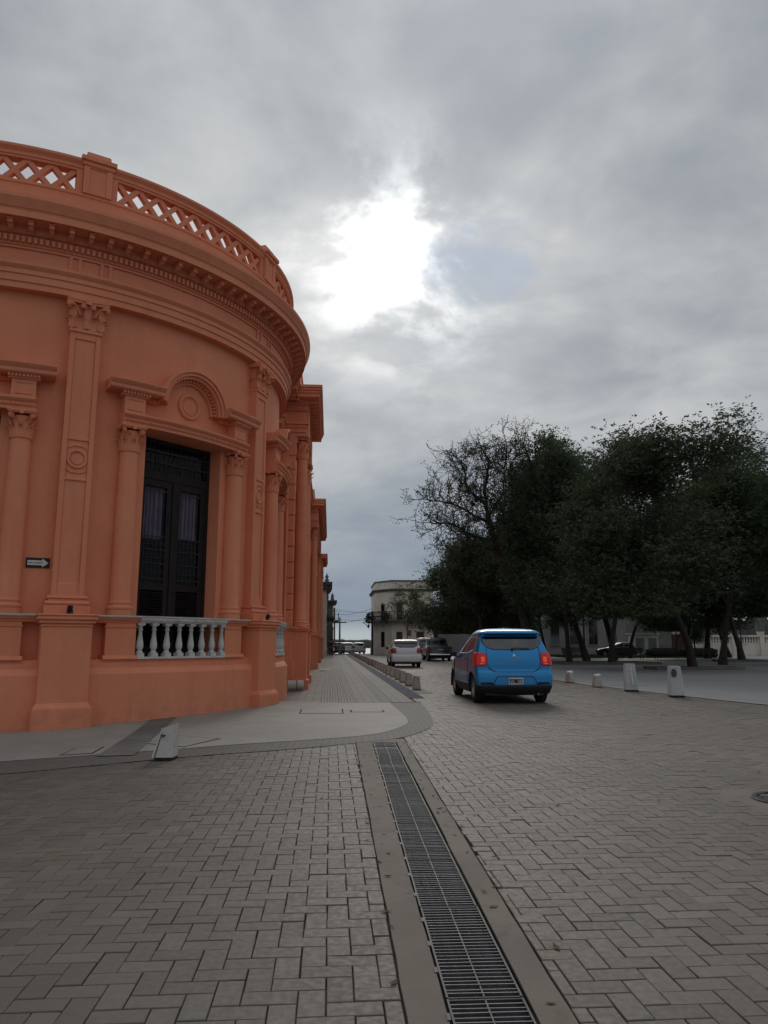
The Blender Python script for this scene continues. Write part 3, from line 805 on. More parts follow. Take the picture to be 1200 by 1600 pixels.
def round_capital(rad, z0, z1, cy):
    """for a column of radius rad standing at (0, cy)"""
    mb = MB(); H = z1 - z0; ab = rad * .48
    mb.lathe([(rad, z0 - .01), (rad + .022, z0), (rad + .03, z0 + .02), (rad + .022, z0 + .04), (rad * .9, z0 + .045), (rad * .84, z0 + H * .45), (rad * 1.0, z1 - .1)], 0, cy, 20)
    for row, (hh, cu, w, off) in enumerate(((.42, .105, .60, 0), (.70, .12, .52, 22.5))):
        for k in range(8):
            a = R(k * 45 + off); o = (sin(a), -cos(a), 0)
            leafpiece(mb, (rad * o[0], cy + rad * o[1], z0 + .045), o, rad * w, H * hh, cu * rad / .17, .014, 5)
    for k in range(4):
        a = R(45 + 90 * k); o = (sin(a), -cos(a), 0)
        volute(mb, (rad * 1.42 * o[0], cy + rad * 1.42 * o[1], z1 - ab * 1.35), o, rad * .33, rad * .24)
    for k in range(4):
        a = R(90 * k); o = (sin(a), -cos(a), 0)
        st = len(mb.v); mb.disc((0, 0, 0), rad * .26, 9, 'y', .05)
        for i in range(st, len(mb.v)):
            x, y, z = mb.v[i]; p = Vector(o) * (rad * 1.30 - y) + Vector((cos(a), sin(a), 0)) * x; mb.v[i] = (p.x, cy + p.y, z1 - ab * .6 + z)
    n = 6
    for zz0, zz1, q in ((z1 - ab * .8, z1 - ab * .45, 1.38), (z1 - ab * .46, z1, 1.48)):
        ring = []
        for k in range(4):
            for i in range(n):
                t = i / n * 2 - 1; a = R(90 * k)
                u, v = rad * q * t, rad * (q - .22 * (1 - t * t)); ring.append((u * cos(a) + v * sin(a), cy + u * sin(a) - v * cos(a)))
        lo = [(x, y, zz0) for x, y in ring]; hi = [(x, y, zz1) for x, y in ring]
        mb.grid([lo, hi], closed_v=True); mb.face(lo[::-1]); mb.face(hi)
    return mb.mesh('capital', OR, angle=40)

# ---- pilasters
PH, PR = .27, 6.075
cap_me = flat_capital(PH - .01, PR, 6.96, 7.619)
pb = MB()
pb.fbox(-PH + .09, PH - .09, 5.8, PR - .028, 2.14, 6.97)
for s_ in (-1, 1):
    x0, x1 = sorted((s_ * (PH - .09), s_ * PH)); pb.fbox(x0, x1, 5.8, PR, 2.14, 6.97)
xi = PH - .0895
for z0, z1 in ((2.141, 2.34), (4.18, 4.23), (4.92, 4.98), (6.83, 6.969)): pb.fbox(-xi, xi, 5.81, PR - .001, z0, z1)
pil_me = pb.mesh('pilaster', OR, smooth=False)
mb = MB(); mb.torus((0, -PR + .02, 4.575), .155, .026, 28, 8)
P = []
for zz, s_ in ((4.83, 1), (4.33, -1)):
    mb.tube([(.16 * cos(pi * i / 8), -PR + .022, (4.575) + s_ * (.19 + .06 * sin(pi * i / 8))) for i in range(9)], .018, 6)
mb.disc((0, -PR + .02, 4.575), .10, 24, 'y', .02)
med_me = mb.mesh('medallion', OR)
ba = MB()
ba.fbox(-.375, .375, 5.8, 6.19, 1.80, 1.955)
for z, h, w, d in ((1.955, .075, .36, 6.175), (2.03, .03, .305, 6.12), (2.06, .06, .33, 6.145), (2.12, .025, .29, 6.1)):
    n = 6; prof = [(5.8, z)] + [(d - .03 + .03 * sin(pi * i / n) if h > .05 else d, z + h * i / n) for i in range(n + 1)] + [(5.8, z + h)]
    st = len(ba.v); ba.sweep_f(prof, -w, w)
base_me = ba.mesh('base', OR, angle=30)
pe = MB()
pe.fbox(-.40, .40, 5.7, 6.38, .24, 1.64)
pe.fbox(-.425, .425, 5.7, 6.405, 1.585, 1.61); pe.fbox(-.44, .44, 5.7, 6.42, 1.64, 1.70); pe.fbox(-.475, .475, 5.7, 6.455, 1.70, 1.765); pe.fbox(-.49, .49, 5.7, 6.47, 1.765, 1.80)
pe.fbox(-.47, .47, 5.7, 6.46, -.6, .235)
pe.hexa([(-.47, -6.46, .234), (.47, -6.46, .234), (.47, -5.8, .234), (-.47, -5.8, .234)], [(-.405, -6.385, .33), (.405, -6.385, .33), (.405, -5.8, .33), (-.405, -5.8, .33)])
ped_me = pe.mesh('pedestal', OR, smooth=False)
for p in PILS:
    o = bev(put('pilaster', pil_me, bld, None, rz(p)), .008)
    put('capital', cap_me, o); put('medallion', med_me, o); bev(put('base', base_me, o), .006); bev(put('pedestal', ped_me, o), .012)

# ---- window bays
CA, CR = 12.35, 5.985                        # columns: angle from the bay's middle, radius of their axis
col_prof = [(.225, 1.80), (.225, 1.895), (.215, 1.90), (.232, 1.925), (.232, 1.95), (.215, 1.975), (.198, 1.985), (.195, 2.0), (.208, 2.02), (.208, 2.04), (.192, 2.06), (.186, 2.08), (.186, 3.2), (.180, 4.0), (.170, 4.7), (.168, 4.84)]
mb = MB(); mb.lathe(col_prof, 0, -CR, 28); column_me = mb.mesh('column', OR, angle=40)
ccap_me = round_capital(.165, 4.84, 5.345, -CR)
su = MB()
EA = 14.3
su.sweep_a([(5.8, 5.342), (6.16, 5.342), (6.16, 5.405), (6.18, 5.41), (6.18, 5.475), (6.20, 5.485), (6.235, 5.53), (6.235, 5.565), (5.8, 5.60)], -EA, EA, 20)
for s_ in (-1, 1):
    a0_, a1_ = sorted((s_ * 10.4, s_ * 14.1)); su.abox(a0_, a1_, 5.8, 6.14, 5.58, 5.90, 3)
    a0_, a1_ = sorted((s_ * 11.0, s_ * 13.5)); su.abox(a0_, a1_, 5.8, 6.155, 5.63, 5.66, 2); su.abox(a0_, a1_, 5.8, 6.155, 5.83, 5.86, 2)
    a0_, a1_ = sorted((s_ * 9.9, s_ * 14.7)); su.sweep_a([(5.8, 5.90), (6.16, 5.90), (6.19, 5.95), (6.19, 6.0), (5.8, 6.0)], a0_, a1_, 3)
    a0_, a1_ = sorted((s_ * 7.35, s_ * 17.0))
    su.sweep_a([(5.8, 5.985), (6.24, 5.985), (6.27, 6.01), (6.27, 6.07), (6.30, 6.09), (6.335, 6.14), (6.335, 6.17), (5.8, 6.205)], a0_, a1_, 6)
    a0_, a1_ = sorted((s_ * 7.35, s_ * 9.9)); su.sweep_a([(5.8, 5.90), (5.98, 5.90), (6.02, 5.94), (6.02, 5.984), (5.8, 5.984)], a0_, a1_, 3)
# arched hood: rings of growing projection, centre at z = ZC
ZC = 5.965
def arch_ring(mb, r0, r1, d1, n=26):
    P = []
    for i in range(n + 1):
        t = pi * i / n; row = []
        for rr, d in ((r0, 5.85), (r0, d1), (r1, d1), (r1, 5.85)):
            s_, z = rr * cos(t), ZC + rr * sin(t); a = s_ / 5.95
            row.append((d * sin(a), -d * cos(a), z))
        P.append(row)
    mb.grid(P, closed_v=True); mb.face(P[0]); mb.face(P[-1][::-1])
arch_ring(su, .735, .79, 6.20); arch_ring(su, .67, .737, 6.16); arch_ring(su, .62, .672, 6.11); arch_ring(su, .53, .622, 5.965)
sur_me = su.mesh('window_surround', OR, angle=28)
db = MB()
for i in range(25):
    t = pi * (i + .5) / 25; rr0, rr1 = .565, .615; w = .02
    q = []
    for rr, s_ in ((rr0, -1), (rr1, -1), (rr1, 1), (rr0, 1)):
        q.append((rr * cos(t) - s_ * w * sin(t), ZC + rr * sin(t) + s_ * w * cos(t)))
    f3 = lambda u, z, d: (d * sin(u / 5.95), -d * cos(u / 5.95), z)
    db.hexa([f3(u, z, 5.955) for u, z in q], [f3(u, z, 6.02) for u, z in q])
for s_ in (-1, 1):
    k = 0
    while 10.0 + k * .55 < 14.6: db.abox(s_ * (10.0 + k * .55) - .15, s_ * (10.0 + k * .55) + .15, 6.18, 6.225, 5.93, 5.98, 1); k += 1
    k = 0
    while 7.5 + k * .55 < 9.8: db.abox(s_ * (7.5 + k * .55) - .15, s_ * (7.5 + k * .55) + .15, 6.01, 6.05, 5.925, 5.975, 1); k += 1
k = -13.8
while k < 13.9: db.abox(k, k + .28, 6.178, 6.20, 5.42, 5.462, 1); k += .56
den_me = db.mesh('dentil_band', OR, smooth=False)
mb = MB(); mb.torus((0, -5.905, 6.05), .235, .042, 32, 8); mb.torus((0, -5.90, 6.05), .175, .018, 28, 6); mb.disc((0, -5.90, 6.05), .155, 28, 'y', .03)
rosette_me = mb.mesh('medallion', OR)
# dado blocks under the columns, and the ledge course
dado_me = {}
for s_ in (-1, 1):
    dd = MB()
    a0_, a1_ = sorted((s_ * 9.75, s_ * 14.9)); dd.abox(a0_, a1_, 5.4, 6.12, 1.025, 1.80, 4)
    a0_, a1_ = sorted((s_ * 9.4, s_ * 15.3)); dd.sweep_a([(5.4, 1.026), (6.19, 1.026), (6.18, 1.06), (6.14, 1.10), (5.4, 1.10)], a0_, a1_, 4)
    a0_, a1_ = sorted((s_ * 9.5, s_ * 15.15)); dd.sweep_a([(5.4, 1.585), (6.14, 1.585), (6.14, 1.605), (5.4, 1.605)], a0_, a1_, 4)
    a0_, a1_ = sorted((s_ * 9.3, s_ * 17.6)); dd.sweep_a([(5.4, 1.665), (6.13, 1.665), (6.16, 1.71), (6.20, 1.73), (6.20, 1.762), (5.4, 1.762)], a0_, a1_, 5)
    dado_me[s_] = dd.mesh('column_block', OR, angle=28)
mb = MB(); mb.sweep_a([(5.5, 1.762), (6.225, 1.762), (6.235, 1.775), (6.235, 1.792), (6.22, 1.80), (5.5, 1.80)], -17.7, 17.7, 20); ledge_me = mb.mesh('ledge', M['lip'], angle=28)
# white balustrade
mb = MB(); mb.sweep_a([(6.0, 1.675), (6.17, 1.675), (6.20, 1.70), (6.22, 1.73), (6.22, 1.7615), (6.0, 1.7615)], -9.3, 9.3, 12); rail_me = mb.mesh('rail', M['marble'], angle=28)
mb = MB(); mb.abox(-9.4, 9.4, 6.0, 6.185, 1.031, 1.068, 12); foot_me = mb.mesh('bottom_rail', M['marble'], angle=28)
RB = 6.10
mb = MB()
mb.hexa([(-.068, -RB - .068, 1.068), (.068, -RB - .068, 1.068), (.068, -RB + .068, 1.068), (-.068, -RB + .068, 1.068)], [(-.064, -RB - .064, 1.135), (.064, -RB - .064, 1.135), (.064, -RB + .064, 1.135), (-.064, -RB + .064, 1.135)])
mb.lathe([(.058, 1.135), (.062, 1.145), (.052, 1.165), (.036, 1.175), (.050, 1.20), (.062, 1.235), (.066, 1.27), (.060, 1.33), (.045, 1.41), (.035, 1.49), (.032, 1.535), (.046, 1.545), (.046, 1.565), (.034, 1.575), (.034, 1.60), (.055, 1.625), (.058, 1.635)], 0, -RB, 16)
mb.cbox(0, -RB, 1.655, .13, .13, .042)
bal_me = mb.mesh('baluster', M['marble'], angle=40)
# French door behind the balustrade
DR = 5.53
def door_parts():
    hw = .865
    f = MB()
    for s_ in (-1, 1): x0, x1 = sorted((s_ * .79, s_ * hw)); f.fbox(x0, x1, DR - .08, DR + .02, 1.06, 5.33)
    f.fbox(-.79, .79, DR - .08, DR + .019, 5.25, 5.329); f.fbox(-.79, .79, DR - .08, DR + .025, 4.52, 4.68)
    f.fbox(-.04, .04, DR - .07, DR + .03, 1.07, 4.52)
    for s_ in (-1, 1):
        for x0, x1 in ((.045, .15), (.68, .788)):
            a_, b_ = sorted((s_ * x0, s_ * x1)); f.fbox(a_, b_, DR - .06, DR + .01, 1.07, 4.519)
        a_, b_ = sorted((s_ * .151, s_ * .679))
        for z0, z1 in ((1.07, 1.25), (2.33, 2.47), (4.38, 4.518)): f.fbox(a_, b_, DR - .058, DR + .008, z0, z1)
    frame = f.mesh('frame', M['wood'], smooth=False)
    g = MB()
    for s_ in (-1, 1): a_, b_ = sorted((s_ * .15, s_ * .68)); g.fbox(a_, b_, DR - .040, DR - .032, 2.46, 4.39)
    g.fbox(-.79, .79, DR - .04, DR - .03, 4.67, 5.26)
    glass = g.mesh('pane', M['doorglass'], smooth=False)
    lo = MB()
    for s_ in (-1, 1):
        for i in range(24):
            z = 1.28 + i * .044
            for x0, x1 in ((.155, .41), (.425, .675)):
                a_, b_ = sorted((s_ * x0, s_ * x1)); lo.hexa([(a_, -DR + .03, z + .012), (b_, -DR + .03, z + .012), (b_, -DR + .022, z + .006), (a_, -DR + .022, z + .006)], [(a_, -DR - .004, z - .012), (b_, -DR - .004, z - .012), (b_, -DR - .012, z - .018), (a_, -DR - .012, z - .018)])
    louv = lo.mesh('louvre_slats', M['wood'], smooth=False)
    cu = MB(); cus = []
    for s_, x0, x1, z0 in ((-1, -.67, -.16, 3.35), (1, .16, .66, 3.40)):
        P = []
        for i in range(41):
            x = x0 + (x1 - x0) * i / 40; d = .03 * sin(i * 1.15 + s_) + .012 * sin(i * 2.9)
            P.append([(x, -DR + .12 + d, z0 + random.uniform(-.01, .01)), (x, -DR + .12 + d * .9, 4.38)])
        cu = MB(); cu.grid(P); cu.grid([[(x, y + .008, z) for x, y, z in r] for r in P], flip=True); cus.append(cu.mesh('curtain', M['curtain']))
    # wrought-iron grille in front of the glass
    gr = MB()
    for s_ in (-1, 1):
        for i in range(6):
            x = s_ * (.18 + i * .096); gr.tube([(x, -DR - .03, 2.46), (x, -DR - .03, 4.40)], .0075, 6)
        for z in (2.55, 2.85, 3.12, 3.38, 4.30): a_, b_ = sorted((s_ * .16, s_ * .68)); gr.fbox(a_, b_, DR + .022, DR + .036, z - .009, z + .009)
        for z in (2.70, 2.985, 3.25):
            for i in range(5): gr.torus((s_ * (.228 + i * .096), -DR - .03, z), .04, .006, 12, 5)
    for i in range(15): x = -.73 + i * .1043; gr.tube([(x, -DR - .03, 4.68), (x, -DR - .03, 5.26)], .007, 6)
    gr.fbox(-.78, .78, DR + .022, DR + .036, 4.86, 4.878); gr.fbox(-.78, .78, DR + .022, DR + .036, 5.08, 5.098)
    grille = gr.mesh('grille', M['metal_dark'])
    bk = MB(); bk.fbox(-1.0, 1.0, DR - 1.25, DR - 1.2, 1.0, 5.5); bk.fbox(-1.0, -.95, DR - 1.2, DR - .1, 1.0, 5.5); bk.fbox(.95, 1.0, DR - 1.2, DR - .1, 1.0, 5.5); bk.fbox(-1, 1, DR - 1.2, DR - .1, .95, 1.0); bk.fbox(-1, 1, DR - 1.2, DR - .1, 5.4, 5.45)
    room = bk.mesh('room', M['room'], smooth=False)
    return frame, glass, louv, cus, grille, room
M['doorglass'] = None
def glassy(name, tint, mixf=.55):
    m, N, b = new_mat(name)
    b.inputs['Base Color'].default_value = (.006, .006, .007, 1); b.inputs['Roughness'].default_value = .06; b.inputs['Specular IOR Level'].default_value = .6
    tr = N.n('ShaderNodeBsdfTransparent', ins={0: (*tint, 1)})
    mx = N.n('ShaderNodeMixShader', ins={0: mixf, 1: b.outputs[0], 2: tr.outputs[0]})
    out = [n for n in N.t.nodes if n.type == 'OUTPUT_MATERIAL'][0]; N.t.links.new(mx.outputs[0], out.inputs[0])
    return m
M['doorglass'] = glassy('door_glass', (.9, .88, .92), .82)
fr_, gl_, lo_, cu_, gr_, ro_ = door_parts()
for bi, b in enumerate(BAYS):
    w = bev(put('window_surround', sur_me, bld, None, rz(b)), .006)
    put('medallion', rosette_me, w); info(put('dentil_band', den_me, w), kind='stuff')
    for s_ in (-1, 1):
        put('column', column_me, w, None, rz(s_ * CA)); put('capital', ccap_me, w, None, rz(s_ * CA))
    for s_ in (-1, 1): bev(put('column_block', dado_me[s_], bld, None, rz(b)), .008)
    put('ledge', ledge_me, bld, None, rz(b))
    bal = put('balustrade', rail_me, bld, None, rz(b)); put('bottom_rail', foot_me, bal)
    for i in range(8): put('baluster', bal_me, bal, None, rz((i - 3.5) * 2.54))
    d = put('french_door', fr_, bld, None, rz(b))
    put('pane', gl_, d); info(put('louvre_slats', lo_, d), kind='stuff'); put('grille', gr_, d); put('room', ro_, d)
    for c in cu_: put('curtain', c, d)

# ---- small lamps on the pedestals, the arrow sign
def spot(a, r, label):
    x, y = C0[0] + r * sin(R(a)), C0[1] - r * cos(R(a))
    t = thing('spotlight', label, 'spotlight', (x, y, 1.801), R(a), 'spotlights on the pilaster pedestals')
    mb = MB(); mb.cbox(0, 0, .008, .10, .07, .016); mb.tube([(-.045, 0, .01), (-.045, 0, .07)], .008, 6); mb.tube([(.045, 0, .01), (.045, 0, .07)], .008, 6); mb.put('bracket', M['metal_dark'], t)
    mb = MB(); st = 0
    mb.lathe([(.0, -.055), (.03, -.05), (.042, -.02), (.047, .06), (.040, .062), (.036, .045), (0, .045)], 0, 0, 18)
    o = mb.put('lamp_head', M['metal_dark'], t, (0, -.005, .075), (R(25), 0, 0))
    return t
spot(26.9, 6.33, 'small black spotlight on the pedestal left of the tall door')
spot(69.6, 6.33, 'small black spotlight on the pedestal right of the tall door')
a = 21.95
sg = thing('arrow_sign', 'small black sign with a white arrow pointing right, fixed to the orange wall', 'sign', (C0[0] + 5.907 * sin(R(a)), C0[1] - 5.907 * cos(R(a)), 2.69), R(a))
mb = MB(); mb.fbox(-.19, .19, .0, .012, -.088, .088); mb.put('plate', M['black_pt'], sg, bevel=.003)
mb = MB()
for poly in ([(-.165, -.042), (.068, -.042), (.068, .042), (-.165, .042)], [(.068, -.078), (.168, 0), (.068, .078)]):
    lo = [(x, -.0125, z) for x, z in poly]; hi = [(x, -.0155, z) for x, z in poly]
    mb.grid([lo, hi], closed_v=True, flip=True); mb.face(hi); mb.face(lo[::-1])
mb.put('arrow', M['white_pt'], sg, smooth=False)
mb = MB(); x = -.15
for wl in (5, 3, 8):
    for k in range(wl):
        mb.fbox(x, x + .0075, .0158, .0168, -.010, .012); mb.fbox(x, x + .011, .0158, .0166, -.002 if k % 2 else .008, .003 if k % 2 else .012); x += .0135
    x += .009
mb.put('lettering', M['black_pt'], sg, smooth=False)

# ---------------------------------------------------------------- the long side of the building, along the street
WL, WRot = (-C0[0], -C0[1], 0), (0, 0, pi / 2)          # here fbox(x, d) means world (Y, X)
def wput(mb, name, m=None, parent=None, bevel=.008, smooth=False):
    o = mb.put(name, m or OR, parent or bld, None if parent else WL, None if parent else WRot, smooth=smooth, angle=30)
    if bevel: bev(o, bevel)
    return o
mb = MB(); mb.fbox(21.9, 74.5, -9, -1.66, -.5, 9.1); mb.fbox(21.9, 74.5, -9, -1.42, -.5, .82); mb.fbox(21.9, 74.5, -9, -1.50, .82, 1.72)
wput(mb, 'wing_wall', bevel=.01)
def entab(y0, y1, xf, back, name):
    mb = MB()
    for p, z0, z1 in ((0, 7.62, 7.74), (.03, 7.741, 7.88), (.06, 7.881, 7.98), (.11, 7.981, 8.07), (-.01, 8.071, 8.43), (.06, 8.431, 8.60), (.10, 8.601, 8.66), (.13, 8.661, 8.75), (.44, 8.751, 8.87), (.47, 8.871, 8.95), (.50, 8.951, 9.03), (.53, 9.031, 9.12)):
        mb.fbox(y0 - p, y1 + p, back, xf + p, z0, z1)
    o = wput(mb, name, bevel=.008)
    y = y0 - .02
    m_ = MB(); m_.fbox(-.05, .05, .10, .38, 8.665, 8.749); me = m_.mesh('modillion', OR, smooth=False)
    while y < y1 + .05: put('modillion', me, o, (y, -xf, 0)); y += .36
    x = back + .25
    while x < xf: put('modillion', me, o, (y0, -x, 0), (0, 0, -pi / 2)); x += .36
    d = MB(); y = y0 - .05
    while y < y1 + .06: d.fbox(y, y + .055, xf - .02, xf + .10, 8.47, 8.57); y += .1
    x = back + .1
    while x < xf: d.fbox(y0 - .10, y0 + .02, x, x + .055, 8.47, 8.57); x += .1
    info(d.put('dentil_band', OR, o, smooth=False), kind='stuff')
    return o
entab(21.9, 74.5, -1.52, -8.5, 'wing_cornice')
mb = MB(); mb.fbox(21.9, 74.3, -2.0, -1.62, 9.10, 9.62); mb.fbox(21.9, 74.3, -2.04, -1.58, 9.62, 9.74); wput(mb, 'wing_parapet')
wcol = MB(); wcol.lathe([(r * .99, z) for r, z in col_prof[:-4]] + [(.186, 3.6), (.182, 5.0), (.172, 6.3), (.166, 6.97)], 0, 0, 24); wcol_me = wcol.mesh('column', OR, angle=40)
wcap_me = round_capital(.165, 6.96, 7.62, 0)
wped = MB(); wped.fbox(-.30, .30, -.30, .25, -.4, 1.66); wped.fbox(-.34, .34, -.34, .29, 1.66, 1.72); wped.fbox(-.37, .37, -.37, .32, 1.72, 1.765); wped.fbox(-.36, .36, -.36, .31, -.4, .26)
wped_me = wped.mesh('pedestal', OR, smooth=False)
def pavilion(y0, y1, first):
    XW = -1.14
    mb = MB(); mb.fbox(y0, y1, -2.6, XW, -.5, 7.62); mb.fbox(y0 - .07, y1 + .07, -2.6, XW + .08, -.5, .80); mb.fbox(y0 - .03, y1 + .03, -2.6, XW + .03, .8, .90)
    mb.fbox(y0 - .06, y1 + .06, -2.6, XW + .07, 1.70, 1.765)
    pv = wput(mb, 'pavilion', bevel=.01)
    en = entab(y0, y1, -.86, -2.4, 'pavilion_cornice')
    mb = MB(); mb.fbox(y0, y1, -2.0, -1.02, 9.12, 9.62); mb.fbox(y0 - .04, y1 + .04, -2.04, -.98, 9.62, 9.74); wput(mb, 'parapet_block', parent=pv)
    mb = MB(); mb.fbox(y0 - .10, y1 + .10, -2.6, XW + .11, 1.766, 1.80); wput(mb, 'ledge', M['lip'], pv, bevel=0)
    if first:
        q = MB(); q.hexa([(y0 - .045, -(XW + .012), 0), (y0 + .3, -(XW + .012), 0), (y0 + .3, -(XW - .22), 0), (y0 - .045, -(XW - .22), 0)], [(y0 - .045, -(XW + .012), .43), (y0 + .3, -(XW + .012), .43), (y0 + .3, -(XW - .22), .43), (y0 - .045, -(XW - .22), .43)])
        qm = q.mesh('quoin', OR, smooth=False); z = 1.82
        while z < 7.1: bev(put('quoin', qm, pv, (0, 0, z)), .022); z += .475
        pc = MB(); pc.fbox(y0 - .06, y0 + .35, XW - .34, XW + .03, 7.0, 7.61); wput(pc, 'quoin_cap', parent=pv, bevel=.02)
    for yc in (y0 + .36, y1 - .36):
        c = put('column', wcol_me, pv, (yc, .94, 0)); put('capital', wcap_me, c)
        bev(put('pedestal', wped_me, pv, (yc, .94, 0)), .01)
        cb = MB(); cb.fbox(yc - .29, yc + .29, -1.14, -.74, 7.63, 8.5); wput(cb, 'entablature_block', parent=pv, bevel=.006)
    ym = (y0 + y1) / 2; hw = min(.62, (y1 - y0) / 2 - 1.0)
    nwin = 1 if y1 - y0 < 6 else 4
    for k in range(nwin):
        yc = ym if nwin == 1 else y0 + 1.9 + k * (y1 - y0 - 3.8) / (nwin - 1)
        mb = MB()
        for s_ in (-1, 1): a_, b_ = sorted((yc + s_ * .60, yc + s_ * .82)); mb.fbox(a_, b_, -1.15, -1.06, 1.8, 5.3)
        mb.fbox(yc - .9, yc + .9, -1.15, -1.02, 5.3, 5.6); mb.fbox(yc - 1.0, yc + 1.0, -1.15, -.94, 5.95, 6.15); mb.fbox(yc - .8, yc + .8, -1.15, -1.08, 5.6, 5.95)
        w = wput(mb, 'window', parent=pv)
        g = MB(); g.fbox(yc - .6, yc + .6, -1.15, -1.132, 1.8, 5.3); g.put('pane', M['winglass'], w, smooth=False)
        g = MB(); g.fbox(yc - .03, yc + .03, -1.133, -1.10, 1.8, 5.3); g.fbox(yc - .6, yc + .6, -1.133, -1.105, 4.5, 4.6); g.put('mullion', M['wood'], w, smooth=False)
    return pv
pavilion(22.62, 27.0, True); pavilion(41.0, 54.6, False); pavilion(66.5, 73.6, False)
for yc in (29.3, 32.8, 36.3, 39.2, 57.2, 60.4, 63.6):
    mb = MB(); mb.fbox(yc - .27, yc + .27, -1.7, -1.50, 1.8, 7.6); wput(mb, 'pilaster')
mb = MB(); mb.tube([(22.47, 1.36, 1.9), (22.47, 1.36, 3.9), (22.47, 1.36, 3.95), (22.47, 1.36, 7.2)], [.042, .042, .055, .042], 10); wput(mb, 'downpipe', bevel=0, smooth=True)

# things lying at the foot of the wing
t = thing('concrete_cylinder', 'grey concrete cylinder lying on the pavement against the orange wall', 'cylinder', (-.98, 22.02, .145), R(8))
mb = MB(); mb.lathe([(0, -.23), (.12, -.23), (.135, -.215), (.135, .215), (.12, .23), (0, .23)], n=24); mb.put('cylinder', M['bollard'], t, (0, 0, 0), (0, pi / 2, 0))
mb = MB(); mb.lathe([(.139, .02), (.139, .05)], n=24); mb.put('band', M['asph'], t, (0, 0, 0), (0, pi / 2, 0))
cover([(-.5, 37.6), (-.5, 40.3), (.05, 40.3), (.05, 37.6)], 'long grey cover in the pavement beside the far columns', 'asph')

# ---------------------------------------------------------------- bollards
def wedge(mb, w0, w1, d0, d1, h0, h1, z0=0.0, lean=0.0, ch=.02):
    """precast bollard: octagonal-cornered block that tapers, with a slanting top"""
    def ring(w, d, cx):
        c = ch; return [(cx - w / 2 + c, -d / 2), (cx + w / 2 - c, -d / 2), (cx + w / 2, -d / 2 + c), (cx + w / 2, d / 2 - c), (cx + w / 2 - c, d / 2), (cx - w / 2 + c, d / 2), (cx - w / 2, d / 2 - c), (cx - w / 2, -d / 2 + c)]
    P = []
    for k in range(5):
        t = k / 4; w = w0 + (w1 - w0) * t; d = d0 + (d1 - d0) * t
        row = []
        for x, y in ring(w, d, lean * t):
            hh = h0 + (h1 - h0) * ((x - lean * t) / w + .5)
            row.append((x, y, z0 + (hh - z0) * t))
        P.append(row)
    mb.grid(P, closed_v=True); mb.face(P[-1]); mb.face(P[0][::-1])
def bollard_parts():
    b = MB(); wedge(b, .25, .19, .25, .17, .40, .36, .02, -.0, .03)
    f = MB(); f.cbox(0, 0, .008, .22, .22, .024)
    return b.mesh('block', M['bollard_r'], angle=40), f.mesh('foot', M['metal_dark'], smooth=False)
kb, kf = bollard_parts()
y = 22.1; k = 0
while y < 93:
    t = thing('kerb_bollard', 'brownish concrete wedge bollard in the long row along the left kerb' if k else 'brownish concrete wedge bollard nearest the camera in the kerb row', 'bollard', (2.50 + random.gauss(0, .015), y, 0.007), random.gauss(0, .05), 'concrete bollards along the left kerb')
    t['label'] = ('nearest brownish wedge bollard of the kerb row', 'second nearest brownish wedge bollard of the kerb row', 'third nearest brownish wedge bollard of the kerb row', 'fourth nearest brownish wedge bollard of the kerb row', 'fifth nearest brownish wedge bollard of the kerb row')[k] if k < 5 else 'small brownish wedge bollard further back in the kerb row'
    put('block', kb, t, None, (random.gauss(0, .02), random.gauss(0, .02), 0)); put('foot', kf, t)
    y += 2.12; k += 1
# the leaning one in front of the building
t = thing('corner_bollard', 'short leaning grey bollard with slanted top and black scribble near the orange wall', 'bollard', (-1.885, 9.17, gz(-1.885) + .008), R(-6))
mb = MB(); wedge(mb, .33, .21, .27, .2, .385, .445, .035, .065, .02); mb.put('block', M['bollard'], t, angle=40)
mb = MB(); mb.cbox(.02, 0, .016, .28, .24, .034); mb.put('foot', M['black_pt'], t)
mb = MB(); mb.tube([(-.035, -.128, .30), (-.01, -.1285, .302), (.025, -.128, .298), (.04, -.128, .31)], .007, 5); mb.tube([(.012, -.128, .32), (.010, -.1285, .30), (-.008, -.130, .275)], .006, 5); mb.put('scribble', M['black_pt'], t)
mb = MB(); mb.hexa([(-.118, -.1375, .04), (-.105, -.1385, .04), (-.105, -.10, .04), (-.13, -.10, .04)], [(-.030, -.115, .33), (-.022, -.116, .33), (-.022, -.08, .33), (-.04, -.08, .33)]); mb.put('crack', M['black_pt'], t)
t.scale = (.75, .80, .90)
# two tall pale ones and two short ones by the square
def tall(loc, label, emblem):
    t = thing('tall_bollard', label, 'bollard', loc, R(-14), 'pale bollards at the edge of the square')
    mb = MB(); wedge(mb, .36, .27, .36, .25, .75, .75, .05, -.02, .03); mb.put('block', M['bollard_w'], t, angle=40)
    mb = MB(); mb.cbox(0, 0, .022, .33, .33, .056); mb.put('foot', M['black_pt'], t, smooth=False)
    if emblem:
        mb = MB(); mb.disc((0, 0, 0), 1.0, 28, 'y', .02); mb.xf(lambda x, y, z: (x * .062, y, z * .098)); o = mb.put('emblem', M['asph_d'], t, (-.055, -.143, .585), (R(-4.3), 0, 0))
        mb = MB(); mb.torus((0, 0, 0), .06, .008, 28, 6, 'y', 1.55); mb.put('ring', M['galv'], o, (0, -.012, 0))
        mb = MB(); mb.fbox(-.008, .008, .010, .016, -.05, .05); mb.put('stroke', M['galv'], o)
    else:
        mb = MB(); mb.hexa([(.015, -.186, .17), (.055, -.186, .17), (.055, -.16, .17), (.015, -.16, .17)], [(-.015, -.143, .66), (.02, -.143, .66), (.02, -.12, .66), (-.015, -.12, .66)]); mb.put('reflector_strip', M['white_pt'], t)
M['asph_d'] = mat('dark_emblem', (.05, .058, .065), .6)
tall((8.56, 18.55, .004), 'tall pale bollard with a dark oval emblem, rightmost at the square', True)
